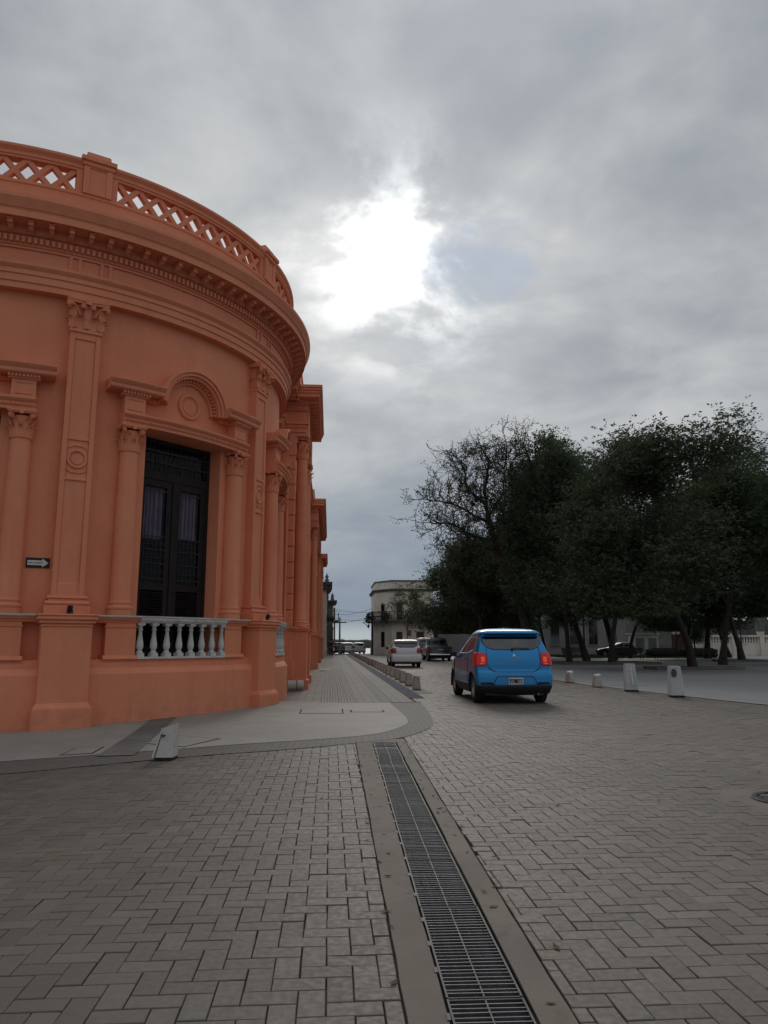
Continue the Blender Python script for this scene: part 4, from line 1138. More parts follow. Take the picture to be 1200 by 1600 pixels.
tall((8.33, 20.83, .004), 'tall pale bollard with a light vertical strip, left of the emblem one', False)
for (x, y), lb, rot in (((8.14, 22.98), 'short pale topped bollard next to the tall striped bollard', 0), ((8.14, 25.65), 'short pale topped bollard closest to the blue car', 35)):
    t = thing('short_bollard', lb, 'bollard', (x, y, .004), R(rot), 'short bollards at the edge of the square')
    mb = MB(); wedge(mb, .27, .20, .25, .17, .33, .30, .02, 0, .025); mb.put('block', M['bollard_r'], t, angle=40)
    mb = MB(); mb.hexa([(-.10, -.09, .305), (.10, -.09, .335), (.10, .09, .335), (-.10, .09, .305)], [(-.085, -.07, .365), (.085, -.07, .395), (.085, .07, .395), (-.085, .07, .365)]); mb.put('cap', M['white_pt'], t, bevel=.01)
    mb = MB(); mb.cbox(0, 0, .01, .24, .22, .026); mb.put('foot', M['black_pt'], t, smooth=False)

# ---------------------------------------------------------------- cars
def paint(name, c, metal=.35, rough=.28):
    m, N, b = new_mat(name)
    b.inputs['Base Color'].default_value = (*c, 1); b.inputs['Metallic'].default_value = metal; b.inputs['Roughness'].default_value = rough
    b.inputs['Coat Weight'].default_value = .6; b.inputs['Coat Roughness'].default_value = .08
    p = N.n('ShaderNodeTexCoord').outputs['Object']
    f = N.sm(N.noise(p, 2.2, 5, .65), .45, .75)
    sepz = N.n('ShaderNodeSeparateXYZ', ins={0: p})
    dust = N.m('MULTIPLY', N.sm(sepz.outputs[2], .25, .75, 1, .12), f)
    N.t.links.new(N.mix(N.m('MULTIPLY', dust, .2), c, (.16, .15, .135)), b.inputs['Base Color'])
    N.t.links.new(N.m('ADD', N.m('MULTIPLY', dust, .35), rough), b.inputs['Roughness'])
    return m
M['blue'] = paint('blue_car_paint', (.001, .20, .48), .5, .30)
M['whitecar'] = paint('white_car_paint', (.62, .62, .62), 0)
M['blackcar'] = paint('black_car_paint', (.014, .014, .016), .1)
M['silver'] = paint('silver_car_paint', (.36, .37, .38), .6)
M['carglass'] = glassy('car_glass', (.30, .32, .34), .22)
for n_ in M['carglass'].node_tree.nodes:
    if n_.type == 'BSDF_PRINCIPLED': n_.inputs['Specular IOR Level'].default_value = 1.0; n_.inputs['Coat Weight'].default_value = 1.0; n_.inputs['Coat Roughness'].default_value = .02; n_.inputs['Coat IOR'].default_value = 1.6; n_.inputs['Roughness'].default_value = .03
M['red_lit'] = mat('lit_red_lens', (.34, .012, .010), .15, spec=.5, emit=(1, .03, .02), estr=.07)
M['red'] = mat('red_lens', (.30, .012, .012), .15, spec=.5)
M['amber'] = mat('amber_lens', (.75, .07, .02), .2, emit=(1, .10, .04), estr=.28)
M['alloy'] = mat('alloy_rim', (.42, .42, .43), .35, metal=.8)
M['chrome'] = mat('chrome', (.75, .76, .78), .12, metal=1.0)
M['interior'] = mat('car_interior', (.03, .022, .022), .9)
def pchip(xs, ys):
    xs = np.array(xs, float); ys = np.array(ys, float); h = np.diff(xs); d = np.diff(ys) / h
    m = np.zeros(len(xs)); m[0], m[-1] = d[0], d[-1]
    for i in range(1, len(xs) - 1):
        if d[i - 1] * d[i] > 0: w1, w2 = 2 * h[i] + h[i - 1], h[i] + 2 * h[i - 1]; m[i] = (w1 + w2) / (w1 / d[i - 1] + w2 / d[i])
    def f(x):
        i = int(np.clip(np.searchsorted(xs, x) - 1, 0, len(h) - 1)); t = (x - xs[i]) / h[i]
        return (2 * t ** 3 - 3 * t * t + 1) * ys[i] + (t ** 3 - 2 * t * t + t) * h[i] * m[i] + (-2 * t ** 3 + 3 * t * t) * ys[i + 1] + (t ** 3 - t * t) * h[i] * m[i + 1]
    return f
def make_car(name, label, cat, loc, rz_, L, prof, wheels, wr, pm, glass, lights, plate=None, lit=False, res=1.0, clad=.40, group=None, gate=None, badge=False, tw=.72, mirror=True, platez=(.43, .57), lightmat=None, roofcap=True):
    """body skin = stack of rounded-rectangle outlines; glass, lamps and tailgate are cut from it"""
    car = thing(name, label, cat, loc, rz_, group)
    zs = [p[0] for p in prof]
    fw, fr_, ff = pchip(zs, [p[1] for p in prof]), pchip(zs, [p[2] for p in prof]), pchip(zs, [p[3] for p in prof])
    rr_ = .13; bul = .07
    nr, nc, ns, nf = int(52 * res), 6, int(110 * res), int(24 * res)
    nz = int((zs[-1] - zs[0]) / (.021 / res)); levels = [zs[0] + (zs[-1] - zs[0]) * i / nz for i in range(nz + 1)]
    def outline(z):
        w, yr, yf = fw(z), fr_(z), ff(z); rr = min(rr_, w * .5, (yf - yr) * .3); pts = []
        for i in range(nr + 1):
            x = -(w - rr) + 2 * (w - rr) * i / nr; pts.append((x, yr + bul * (x / w) ** 2, 'r'))
        ye = yr + bul * ((w - rr) / w) ** 2
        for i in range(1, nc): a = pi / 2 * i / nc; pts.append((w - rr + rr * sin(a), ye + rr * (1 - cos(a)), 'c'))
        rf = min(.28, w * .5, (yf - yr) * .3); yfe = yf - .14
        y0, y1 = ye + rr, yfe - rf
        for i in range(ns + 1):
            t = i / ns; y = y0 + (y1 - y0) * t; pts.append((w * (1 - .045 * abs(2 * t - 1) ** 4) - .0 , y, 's'))
        wx = w * (1 - .045)
        for i in range(1, nc): a = pi / 2 * i / nc; pts.append((wx - rf + rf * cos(a), y1 + rf * sin(a), 'c'))
        for i in range(nf + 1):
            x = (wx - rf) * (1 - 2 * i / nf); pts.append((x, yf - .14 * (x / max(wx - rf, .01)) ** 2, 'f'))
        for i in range(1, nc): a = pi / 2 * (1 - i / nc); pts.append((-(wx - rf + rf * cos(a)), y1 + rf * sin(a), 'c'))
        for i in range(ns + 1):
            t = 1 - i / ns; y = y0 + (y1 - y0) * t; pts.append((-w * (1 - .045 * abs(2 * t - 1) ** 4), y, 'S'))
        for i in range(1, nc): a = pi / 2 * (1 - i / nc); pts.append((-(w - rr + rr * sin(a)), ye + rr * (1 - cos(a)), 'c'))
        return pts
    rows = [outline(z) for z in levels]; N = len(rows[0])
    V = [[(x, y, z) for x, y, _ in r] for r, z in zip(rows, levels)]
    tag = [q[2] for q in rows[0]]
    # side columns: position along the side, 0 at the rear
    tpos = []; c = 0
    for j in range(N):
        if tag[j] == 's': tpos.append(c / ns); c += 1
        else: tpos.append(None)
    c = ns
    for j in range(N):
        if tag[j] == 'S': tpos[j] = c / ns; c -= 1
    AR = wr + .055
    parts = {}
    for i in range(len(V)):                              # snap the wheel-arch edge to a circle
        for j in range(N):
            x, y, z = V[i][j]
            if tag[j] in 'sSc' and abs(x) > .5:
                for wy in wheels:
                    d = math.hypot(y - wy, z - wr)
                    if abs(d - AR) < .014 / res: V[i][j] = (x, wy + (y - wy) * AR / d, wr + (z - wr) * AR / d)
    for i in range(len(V) - 1):
        for j in range(N):
            j2 = (j + 1) % N
            q = (V[i][j], V[i][j2], V[i + 1][j2], V[i + 1][j])
            cx = sum(p[0] for p in q) / 4; cy = sum(p[1] for p in q) / 4; cz = sum(p[2] for p in q) / 4
            side = (tag[j] in 'sS' and tag[j2] in 'sS')
            tp = tpos[j] if side else None
            if abs(cx) > .5 and any(math.hypot(cy - wy, cz - wr) < AR - .004 for wy in wheels): continue
            key = 'body'
            g = glass(tag[j], cx, cy, cz, tp, 1 if cx > 0 else -1)
            if g: key = g
            elif cz < clad: key = 'lower_cladding'
            else:
                l = lights(tag[j], cx, cy, cz)
                if l: key = l
                elif gate and gate(tag[j], cx, cy, cz): key = 'tailgate'
            parts.setdefault(key, []).append(q)
    top = V[-1]
    mbs = {}
    for key, qs in parts.items():
        mb = MB(); idx = {}
        for q in qs:
            f = []
            for p in q:
                k = (round(p[0], 4), round(p[1], 4), round(p[2], 4))
                if k not in idx: idx[k] = len(mb.v); mb.v.append(p)
                f.append(idx[k])
            if len(set(f)) > 2: mb.f.append(tuple(dict.fromkeys(f))); mb.mi.append(0)
        mbs[key] = mb
    mb = mbs['body']
    st = len(mb.v); cen = (0, sum(p[1] for p in top) / N, levels[-1] + .012)
    mb.add(list(top) + [cen], [(k, (k + 1) % N, N) for k in range(N)])
    mats_ = {'body': pm, 'tailgate': pm, 'lower_cladding': M['blackplastic'], 'tail_light': lightmat or (M['red_lit'] if lit else M['red']), 'headlight': M['chrome'], 'inner_lamp': M['amber']}
    for key, mb in mbs.items():
        nm = key.split('#')[0]
        o = mb.put(nm, mats_.get(nm, M['carglass']), car, angle=40)
        s_ = o.modifiers.new('solid', 'SOLIDIFY'); s_.thickness = .012; s_.offset = -1
        if nm == 'tailgate': o.location = (0, .007, -.001)
        if nm == 'tail_light': s_.thickness = .03; s_.offset = .5
        if nm in ('rear_window', 'side_window', 'windshield'): s_.thickness = .006; s_.offset = -1.5
    # dark underside, cabin floor and seats seen through the glass
    w0 = fw(.5)
    mb = MB(); mb.box(-w0 * .74, w0 * .74, fr_(.4) + .12, L - .25, .19, min(.62, zs[-1] - .3)); mb.put('underbody', M['blackplastic'], car, smooth=False)
    ymid = (fr_(1.2) + ff(1.2)) / 2
    mb = MB()
    for sx in (-.36, .36):
        for yy in (ymid - .55, ymid + .45):
            mb.hexa([(sx - .24, yy, .6), (sx + .24, yy, .6), (sx + .24, yy + .16, .6), (sx - .24, yy + .16, .6)], [(sx - .2, yy - .12, 1.14), (sx + .2, yy - .12, 1.14), (sx + .2, yy, 1.14), (sx - .2, yy, 1.14)])
            mb.box(sx - .12, sx + .12, yy - .12, yy - .03, 1.16, 1.33)
    o = mb.put('seats', M['interior'], car); bev(o, .03, 2)
    # wheels
    tyre = MB(); tyre.lathe([(wr * .62, -.095), (wr * .9, -.098), (wr * .97, -.085), (wr, -.06), (wr, .06), (wr * .97, .085), (wr * .9, .098), (wr * .62, .095)], n=36); tme = tyre.mesh('tyre', M['rubber'])
    rim = MB(); rim.lathe([(wr * .64, .092), (wr * .60, .085), (wr * .57, .03), (wr * .2, .02), (wr * .2, .07), (0, .078)], n=30)
    for k in range(5):
        a = 2 * pi * k / 5; ca, sa = cos(a), sin(a); pr_ = [(.15, -.14), (.60, -.09), (.60, .09), (.15, .14)]
        lo = [(wr * (u * ca - v * sa), wr * (u * sa + v * ca), .05) for u, v in pr_]; hi = [(x, y, .078) for x, y, z in lo]; rim.hexa(lo, hi)
    rme = rim.mesh('rim', M['alloy'])
    dk = MB(); dk.disc((0, 0, .025), wr * .58, 24, 'z', .02)
    dme = dk.mesh('brake_disc', M['metal_dark'])
    for wy in wheels:
        for s_ in (-1, 1):
            w = put('wheel', tme, car, (s_ * tw, wy, wr), (0, s_ * pi / 2, R(0)))
            put('rim', rme, w, (0, 0, 0), (0, 0, random.random())); put('brake_disc', dme, w)
            li = MB(); P = []
            for i in range(17):
                a = pi * (-.08 + 1.16 * i / 16); P.append([(s_ * (tw - .18), wy + AR * cos(a), wr + AR * sin(a)), (s_ * (fw(.5) - .012), wy + AR * cos(a), wr + AR * sin(a))])
            li.grid(P); o = li.put('wheel_arch', M['blackplastic'], car); s2 = o.modifiers.new('solid', 'SOLIDIFY'); s2.thickness = .012; s2.offset = 0
    if mirror:
        zm = [z for z in zs if z > .9][0]; ym = ff(1.05) - .42
        for s_ in (-1, 1):
            mb = MB(); mb.hexa([(s_ * (fw(1.02) - .01), ym, .98), (s_ * (fw(1.02) + .17), ym - .02, 1.0), (s_ * (fw(1.02) + .16), ym + .10, 1.0), (s_ * (fw(1.02) - .01), ym + .08, .98)][::s_], [(s_ * (fw(1.02) + .0), ym, 1.10), (s_ * (fw(1.02) + .16), ym - .015, 1.13), (s_ * (fw(1.02) + .15), ym + .09, 1.12), (s_ * (fw(1.02) + .0), ym + .08, 1.10)][::s_]); mb.put('door_mirror', M['blackplastic'], car, bevel=.015)
    if plate:
        z0, z1 = platez; yp = fr_((z0 + z1) / 2) - .012
        p = MB(); p.box(-.16, .16, yp - .008, yp + .004, z0, z1); po = p.put('licence_plate', M['white_pt'], car, smooth=False)
        p = MB(); p.box(-.148, .148, yp - .0095, yp - .007, z0 + .02, z1 - .028); p.put('field', M['black_pt'], po, smooth=False)
        text(plate, .098, M['white_pt'], po, (0, yp - .0105, z0 + .027), (pi / 2, 0, 0), 'lettering')
    return car, fw, fr_, ff
def text(s, size, m, parent, loc, rot, name):
    cu = bpy.data.curves.new('t', 'FONT'); cu.body = s; cu.size = size; cu.align_x = 'CENTER'; cu.extrude = .001; cu.resolution_u = 3
    o = bpy.data.objects.new('t', cu); col.objects.link(o); bpy.context.view_layer.update()
    me = bpy.data.meshes.new_from_object(o.evaluated_get(bpy.context.evaluated_depsgraph_get())); bpy.data.objects.remove(o)
    me.name = name; me.materials.clear(); me.materials.append(m)
    return put(name, me, parent, loc, rot)

# blue hatchback
hatch = [(.20, .78, .12, 3.86), (.28, .82, .04, 3.92), (.385, .85, .0, 3.98), (.41, .855, .0, 4.0), (.55, .865, .005, 4.06), (.66, .868, .02, 4.06), (.70, .868, .045, 4.05), (.73, .867, .075, 4.03), (.85, .865, .085, 3.93), (.97, .86, .10, 3.55), (1.04, .85, .125, 3.10), (1.12, .825, .165, 2.93), (1.18, .805, .20, 2.80), (1.30, .765, .275, 2.52), (1.44, .712, .36, 2.18), (1.47, .70, .38, 2.11), (1.498, .692, .395, 2.05), (1.510, .69, .36, 2.02), (1.525, .685, .27, 1.98), (1.56, .665, .29, 1.88), (1.60, .615, .38, 1.76), (1.63, .52, .56, 1.62), (1.65, .30, .85, 1.45)]
def hatch_glass(tg, x, y, z, t, s):
    if tg == 'r' or (tg == 'c' and y < 1):
        zb = 1.165 + .19 * (abs(x) / .68) ** 6
        if zb < z < 1.47 and abs(x) < .672: return 'rear_window'
    if tg in 'sS' and t is not None and 1.10 < z < 1.47:
        zb = 1.10 + (.12 * (1 - t / .42) if t < .42 else 0)
        if z > zb and .17 < t < .955 and not .505 < t < .555: return 'side_window#%d%d' % (s, t > .53)
    if tg == 'f' and 1.03 < z < 1.49: return 'windshield'
def hatch_light(tg, x, y, z):
    if (tg in 'rc' or tg in 'sS') and y < .42 and .825 < z < 1.095 and abs(x) > .605 and (abs(x) > .80 or ((z - .96) / .137) ** 4 + ((.75 - abs(x)) / .147) ** 4 < 1): return 'tail_light#%d' % (x > 0)
    if y > 3.2 and .68 < z < .86 and abs(x) > .45: return 'headlight#%d' % (x > 0)
def hatch_gate(tg, x, y, z):
    if tg != 'r': return False
    if z > 1.49 or z < .70: return False
    lim = .598 if z > .80 else .598 - .17 * ((.80 - z) / .10) ** 1.6
    return abs(x) < lim
car, fw, fr_, ff = make_car('blue_hatchback', 'bright blue hatchback with lit red tail lights driving away on the pavers', 'car', (4.05, 16.55, 0), 0, 4.06, hatch, (.70, 3.29), .318, M['blue'], hatch_glass, hatch_light, 'NIL 185', True, 1.15, gate=hatch_gate)
# lamp internals, recess round the plate, badge, wiper, seams
for s_ in (-1, 1):
    for x0, x1, z0, z1 in ((.655, .735, .905, 1.02), (.655, .76, .86, .885)):
        a_, b_ = sorted((s_ * x0, s_ * x1)); yy = fr_(.95) + .05
        mb = MB(); mb.box(a_, b_, yy - .045, yy - .01, z0, z1); mb.put('inner_lamp', M['amber'], car, bevel=.01)
mb = MB()
pr_ = [(-.50, .41), (.50, .41), (.40, .595), (-.40, .595)]
for k in range(4):
    (xa, za), (xb, zb) = pr_[k], pr_[(k + 1) % 4]
    if k == 0: continue
    n = 14; pth = [(xa + (xb - xa) * i / n, fr_(za + (zb - za) * i / n) + .07 * ((xa + (xb - xa) * i / n) / .865) ** 2 - .001, za + (zb - za) * i / n) for i in range(n + 1)]
    mb.tube(pth, .009, 6)
mb.put('plate_surround', M['blackplastic'], car)
mb = MB()
def rear_pt(x, z, off=0): return (x, fr_(z) + .07 * (x / fw(z)) ** 2 - off, z)
mb.tube([rear_pt(x, .695 + (.10 * max(0, (abs(x) - .42) / .178) ** 1.6 if abs(x) > .42 else 0), -.001) for x in np.linspace(-.598, .598, 41)], .0055, 5)
mb.put('tailgate_seam', M['blackplastic'], car)
mb = MB(); c = rear_pt(0, 1.025, .010)
o_ = [(0, .062), (.034, 0), (0, -.062), (-.034, 0)]; i_ = [(x * .5, z * .5) for x, z in o_]
for k in range(4):
    a, b2_ = o_[k], o_[(k + 1) % 4]; a2, b3 = i_[k], i_[(k + 1) % 4]
    mb.hexa([(c[0] + a2[0], c[1] + .01, c[2] + a2[1]), (c[0] + a[0], c[1] + .01, c[2] + a[1]), (c[0] + b2_[0], c[1] + .01, c[2] + b2_[1]), (c[0] + b3[0], c[1] + .01, c[2] + b3[1])], [(c[0] + a2[0], c[1] - .006, c[2] + a2[1]), (c[0] + a[0], c[1] - .002, c[2] + a[1]), (c[0] + b2_[0], c[1] - .002, c[2] + b2_[1]), (c[0] + b3[0], c[1] - .006, c[2] + b3[1])])
mb.put('badge', M['chrome'], car, smooth=False)
mb = MB()
for i in range(7): mb.cbox(-.10 + i * .033, rear_pt(0, .945, .006)[1], .945, .018, .006, .016)
mb.put('model_letters', M['alloy'], car, smooth=False)
mb = MB(); mb.tube([rear_pt(-.02, 1.185, .02), rear_pt(.05, 1.21, .03), rear_pt(.36, 1.20, .03)], .011, 6); mb.disc(rear_pt(-.02, 1.18, .02), .028, 12, 'y', .03); mb.put('rear_wiper', M['blackplastic'], car)
for s_ in (-1, 1):
    mb = MB(); mb.hexa([(s_ * .46, .0, .425), (s_ * .78, .055, .425), (s_ * .78, .08, .425), (s_ * .46, .03, .425)][::s_], [(s_ * .52, .0, .475), (s_ * .75, .05, .475), (s_ * .75, .075, .475), (s_ * .52, .03, .475)][::s_]); mb.put('rear_reflector', M['blackplastic'], car)
    # door seams and handles on the flanks
    mb = MB()
    for y_, y2_ in ((1.15, 1.0), (2.12, 2.12), (3.0, 3.0)): mb.tube([(s_ * (fw(z) * .998 + .0), y2_ + (y_ - y2_) * (1 - (z - .45) / .6), z) for z in np.linspace(.45, 1.06, 12)], .005, 5)
    mb.put('door_seam', M['blackplastic'], car)
    mb = MB()
    for y_ in (1.32, 2.30): mb.tube([(s_ * (fw(.97) + .0), y_, .955), (s_ * (fw(.97) + .032), y_ + .03, .96), (s_ * (fw(.97) + .032), y_ + .16, .96), (s_ * (fw(.97) + .0), y_ + .19, .955)], .013, 6)
    mb.put('door_handle', M['blue'], car)
mb = MB(); mb.tube([(.5, .02, .22), (.5, .3, .23)], .028, 10); mb.put('exhaust', M['galv'], car)

# white hatchback further up the street, slightly different proportions
wh = [(z * .94, w, yr, yf * .97) for z, w, yr, yf in hatch]
def wh_glass(tg, x, y, z, t, s): return hatch_glass(tg, x, y, z / .94, t, s)
def wh_light(tg, x, y, z):
    if y < .42 and .80 < z < 1.06 and abs(x) > .60: return 'tail_light#%d' % (x > 0)
make_car('white_hatchback', 'white hatchback with dark rear window on the street ahead of the blue car', 'car', (4.28, 42.6, 0), 0, 3.95, wh, (.68, 3.2), .305, M['whitecar'], wh_glass, wh_light, None, False, .6, .30)
# black pickup parked on the right
pk = [(.32, .84, .10, 5.0), (.42, .90, .0, 5.2), (.60, .92, .0, 5.28), (.80, .925, .02, 5.25), (.98, .92, .03, 5.1), (1.06, .91, .04, 4.2), (1.10, .90, .10, 3.85), (1.14, .87, 1.55, 3.75), (1.2, .83, 1.70, 3.65), (1.4, .78, 1.80, 3.4), (1.62, .72, 1.88, 3.1), (1.72, .66, 2.0, 2.95), (1.77, .45, 2.3, 2.7)]
def pk_glass(tg, x, y, z, t, s):
    if tg == 'r' and 1.25 < z < 1.62 and abs(x) < .62: return 'rear_window'
    if tg in 'sS' and t is not None and 1.24 < z < 1.64 and .12 < t < .9 and not .5 < t < .56: return 'side_window#%d%d' % (s, t > .53)
    if tg == 'f' and 1.16 < z < 1.62: return 'windshield'
def pk_light(tg, x, y, z):
    if tg in 'rc' and y < .4 and .72 < z < 1.02 and abs(x) > .78: return 'tail_light#%d' % (x > 0)
pkc, pw, pr2, pf2 = make_car('black_pickup', 'black pickup truck parked on the right under the trees', 'pickup', (8.35, 57.4, 0), 0, 5.3, pk, (1.05, 4.2), .37, M['blackcar'], pk_glass, pk_light, None, False, .5, .42, tw=.78)
mb = MB(); mb.box(-.85, .85, -.10, .04, .46, .56); mb.put('rear_bumper', M['chrome'], pkc, bevel=.02)
mb = MB(); mb.box(-.2, .2, -.012, .02, .84, .90); mb.put('tailgate_handle', M['alloy'], pkc)
# pale van behind it, blue van further on, cars at the end of the street
vn = [(.25, .80, .08, 4.1), (.40, .86, .0, 4.3), (.9, .87, .0, 4.3), (1.05, .86, .02, 3.8), (1.2, .83, .05, 3.5), (1.6, .76, .10, 3.1), (1.76, .72, .16, 2.8), (1.82, .6, .3, 2.6)]
def vn_glass(tg, x, y, z, t, s):
    if tg == 'r' and 1.12 < z < 1.6 and abs(x) < .62: return 'rear_window'
    if tg in 'sS' and t is not None and 1.12 < z < 1.6 and .1 < t < .92 and not .45 < t < .5: return 'side_window#%d%d' % (s, t > .47)
    if tg == 'f' and 1.08 < z < 1.65: return 'windshield'
def no_light(tg, x, y, z):
    if tg in 'rc' and y < .4 and .75 < z < 1.15 and abs(x) > .70: return 'tail_light#%d' % (x > 0)
make_car('white_van', 'white van parked in front of the black pickup', 'van', (8.45, 66.5, 0), 0, 4.3, vn, (.8, 3.4), .32, M['whitecar'], vn_glass, no_light, None, False, .5, .3)
M['bluevan'] = paint('blue_van_paint', (.03, .07, .22), .1)
make_car('blue_van', 'blue van parked beside the cream corner house', 'van', (9.3, 83, 0), 0, 4.3, vn, (.8, 3.4), .32, M['bluevan'], vn_glass, no_light, None, False, .4, .3)
sdn = [(z * .90, w, yr, yf) for z, w, yr, yf in hatch]
def sd_glass(tg, x, y, z, t, s): return hatch_glass(tg, x, y, z / .9, t, s)
make_car('silver_car', 'silver car at the far end of the left kerb', 'car', (2.2, 97.5, 0), R(4), 4.0, sdn, (.7, 3.25), .31, M['silver'], sd_glass, wh_light, None, False, .4, .3)
make_car('dark_car', 'dark car standing left of the silver car at the street end', 'car', (1.0, 95.5, 0), 0, 4.0, sdn, (.7, 3.25), .31, M['blackcar'], sd_glass, wh_light, None, False, .4, .3)
make_car('white_sedan', 'white car parked right of the silver car at the street end', 'car', (3.9, 101, 0), R(10), 4.0, sdn, (.7, 3.25), .31, M['whitecar'], sd_glass, wh_light, None, False, .4, .3)
make_car('dark_sedan', 'dark grey car standing behind the benches of the square', 'car', (31.5, 77, 0), R(80), 4.0, sdn, (.7, 3.25), .31, M['blackcar'], sd_glass, wh_light, None, False, .4, .3)

# ---------------------------------------------------------------- trees
def skeleton(seed, spread=1.0, levels=5, trunk=.24, up=.35, kids=(2, 3), lean=(0, 0), droop=0.0, gnarl=.22):
    r = random.Random(seed); segs = []; tips = []
    def grow(p, d, length, rad, lv):
        n = 4 if lv < 3 else 3; path = [p]; rads = [rad]
        q = p
        for i in range(n):
            d = (d + Vector((r.gauss(0, gnarl), r.gauss(0, gnarl), r.gauss(0, gnarl) + (up * .12 if lv < 3 else -droop))))
            d.normalize(); q = q + d * (length / n); path.append(q); rads.append(rad * (1 - .42 * (i + 1) / n))
            if lv >= levels - 2 and i > 0: tips.append((q, lv))
        segs.append((path, rads, lv))
        if lv >= levels: tips.append((q, lv)); return
        nk = r.choice(kids) if lv else 4
        az = r.random() * 6.28
        for k in range(nk):
            az += 6.28 / nk + r.gauss(0, .4); tilt = r.uniform(.45, .95) * spread if lv == 0 else r.uniform(.3, .85) * spread
            side = d.cross(Vector((0, 0, 1))); side = side.normalized() if side.length > .05 else Vector((1, 0, 0))
            o2 = side.cross(d).normalized(); nd = d * cos(tilt) + (side * cos(az) + o2 * sin(az)) * sin(tilt)
            nd.z = nd.z * .9 + .10 * up
            grow(path[-1] if k < 2 or lv == 0 else path[-2], nd.normalized(), length * r.uniform(.62, .86), rads[-1] * (.80 if k == 0 else .66), lv + 1)
    grow(Vector((0, 0, 0)), Vector((lean[0], lean[1], 1)).normalized(), trunk, .026, 0)
    return segs, tips
def tree_mesh(seed, H, Rad, leafn, leafs, spread=1.0, levels=5, trunk=.26, lean=(0, 0), clump=.75, lm='leaf', minr=.012, droop=.03, gnarl=.2, trad=.20, flat=.6, thin=False, kids=(2, 3)):
    segs, tips = skeleton(seed, spread, levels, trunk, .35, kids, lean, droop, gnarl)
    zmax = max(t[0].z for t in tips)
    rads_ = sorted(math.hypot(t[0].x, t[0].y) for t in tips); rmax = rads_[int(len(rads_) * .93)]
    sz, sx = H / zmax, Rad / rmax
    zt = segs[0][0][-1].z * sz
    def S(p):
        k = min(1.0, p.z * sz / max(zt, .01)); kx = sx * k + sz * .5 * (1 - k) if sx > sz else sx
        return (p.x * kx, p.y * kx, p.z * sz)
    mb = MB()
    cut = 99
    for path, rads, lv in segs:
        if lv > cut: continue
        cut = 99
        if lv >= 2 and min(S(p)[2] for p in path) < H * .235: cut = lv; continue
        rr = [max(minr, q / .026 * trad * (1.0)) for q in rads]
        if lv == 0: rr[0] *= 1.5; rr[1] *= 1.1
        mb.tube([S(p) for p in path], rr, 10 if lv < 1 else 7 if lv < 3 else 4, cap=lv < 2)
    tm = mb.mesh('trunk', M['bark'], angle=60)
    rg = np.random.default_rng(seed)
    T = np.array([S(t[0]) for t in tips]); T = T[T[:, 2] > H * .23]
    # leaf sprays: each a few leaf-sized quads hung along a short twig round a branch end
    n = leafn; idx = rg.integers(0, len(T), n // 6)
    cen = T[idx] + rg.normal(0, 1, (len(idx), 3)) * np.array([clump, clump, clump * flat])
    cen = np.repeat(cen, 6, 0); tdir = np.repeat(rg.normal(0, 1, (len(idx), 3)) * np.array([1, 1, .35]), 6, 0)
    tdir /= np.linalg.norm(tdir, axis=1)[:, None]
    off = (np.tile(np.arange(6), len(idx)) - 2.5)[:, None] * leafs * .85
    P = cen + tdir * off + rg.normal(0, leafs * .45, cen.shape)
    P = P[P[:, 2] > H * .215]
    m = len(P); a = rg.normal(0, 1, (m, 3)); a[:, 2] *= .45; a /= np.linalg.norm(a, axis=1)[:, None]
    b = np.cross(a, rg.normal(0, 1, (m, 3))); b /= np.linalg.norm(b, axis=1)[:, None]
    s = (leafs * rg.uniform(.6, 1.35, m))[:, None]
    v = np.stack([P - a * s, P + b * s * .42 - a * s * .1, P + a * s, P - b * s * .42 - a * s * .1], 1).reshape(-1, 3)
    me = bpy.data.meshes.new('crown')
    me.vertices.add(len(v)); me.vertices.foreach_set('co', v.ravel())
    me.loops.add(len(v)); me.loops.foreach_set('vertex_index', np.arange(len(v)))
    me.polygons.add(m); me.polygons.foreach_set('loop_start', np.arange(m) * 4); me.polygons.foreach_set('loop_total', np.full(m, 4))
    me.materials.append(M[lm]); me.update(); me.validate()
    return tm, me
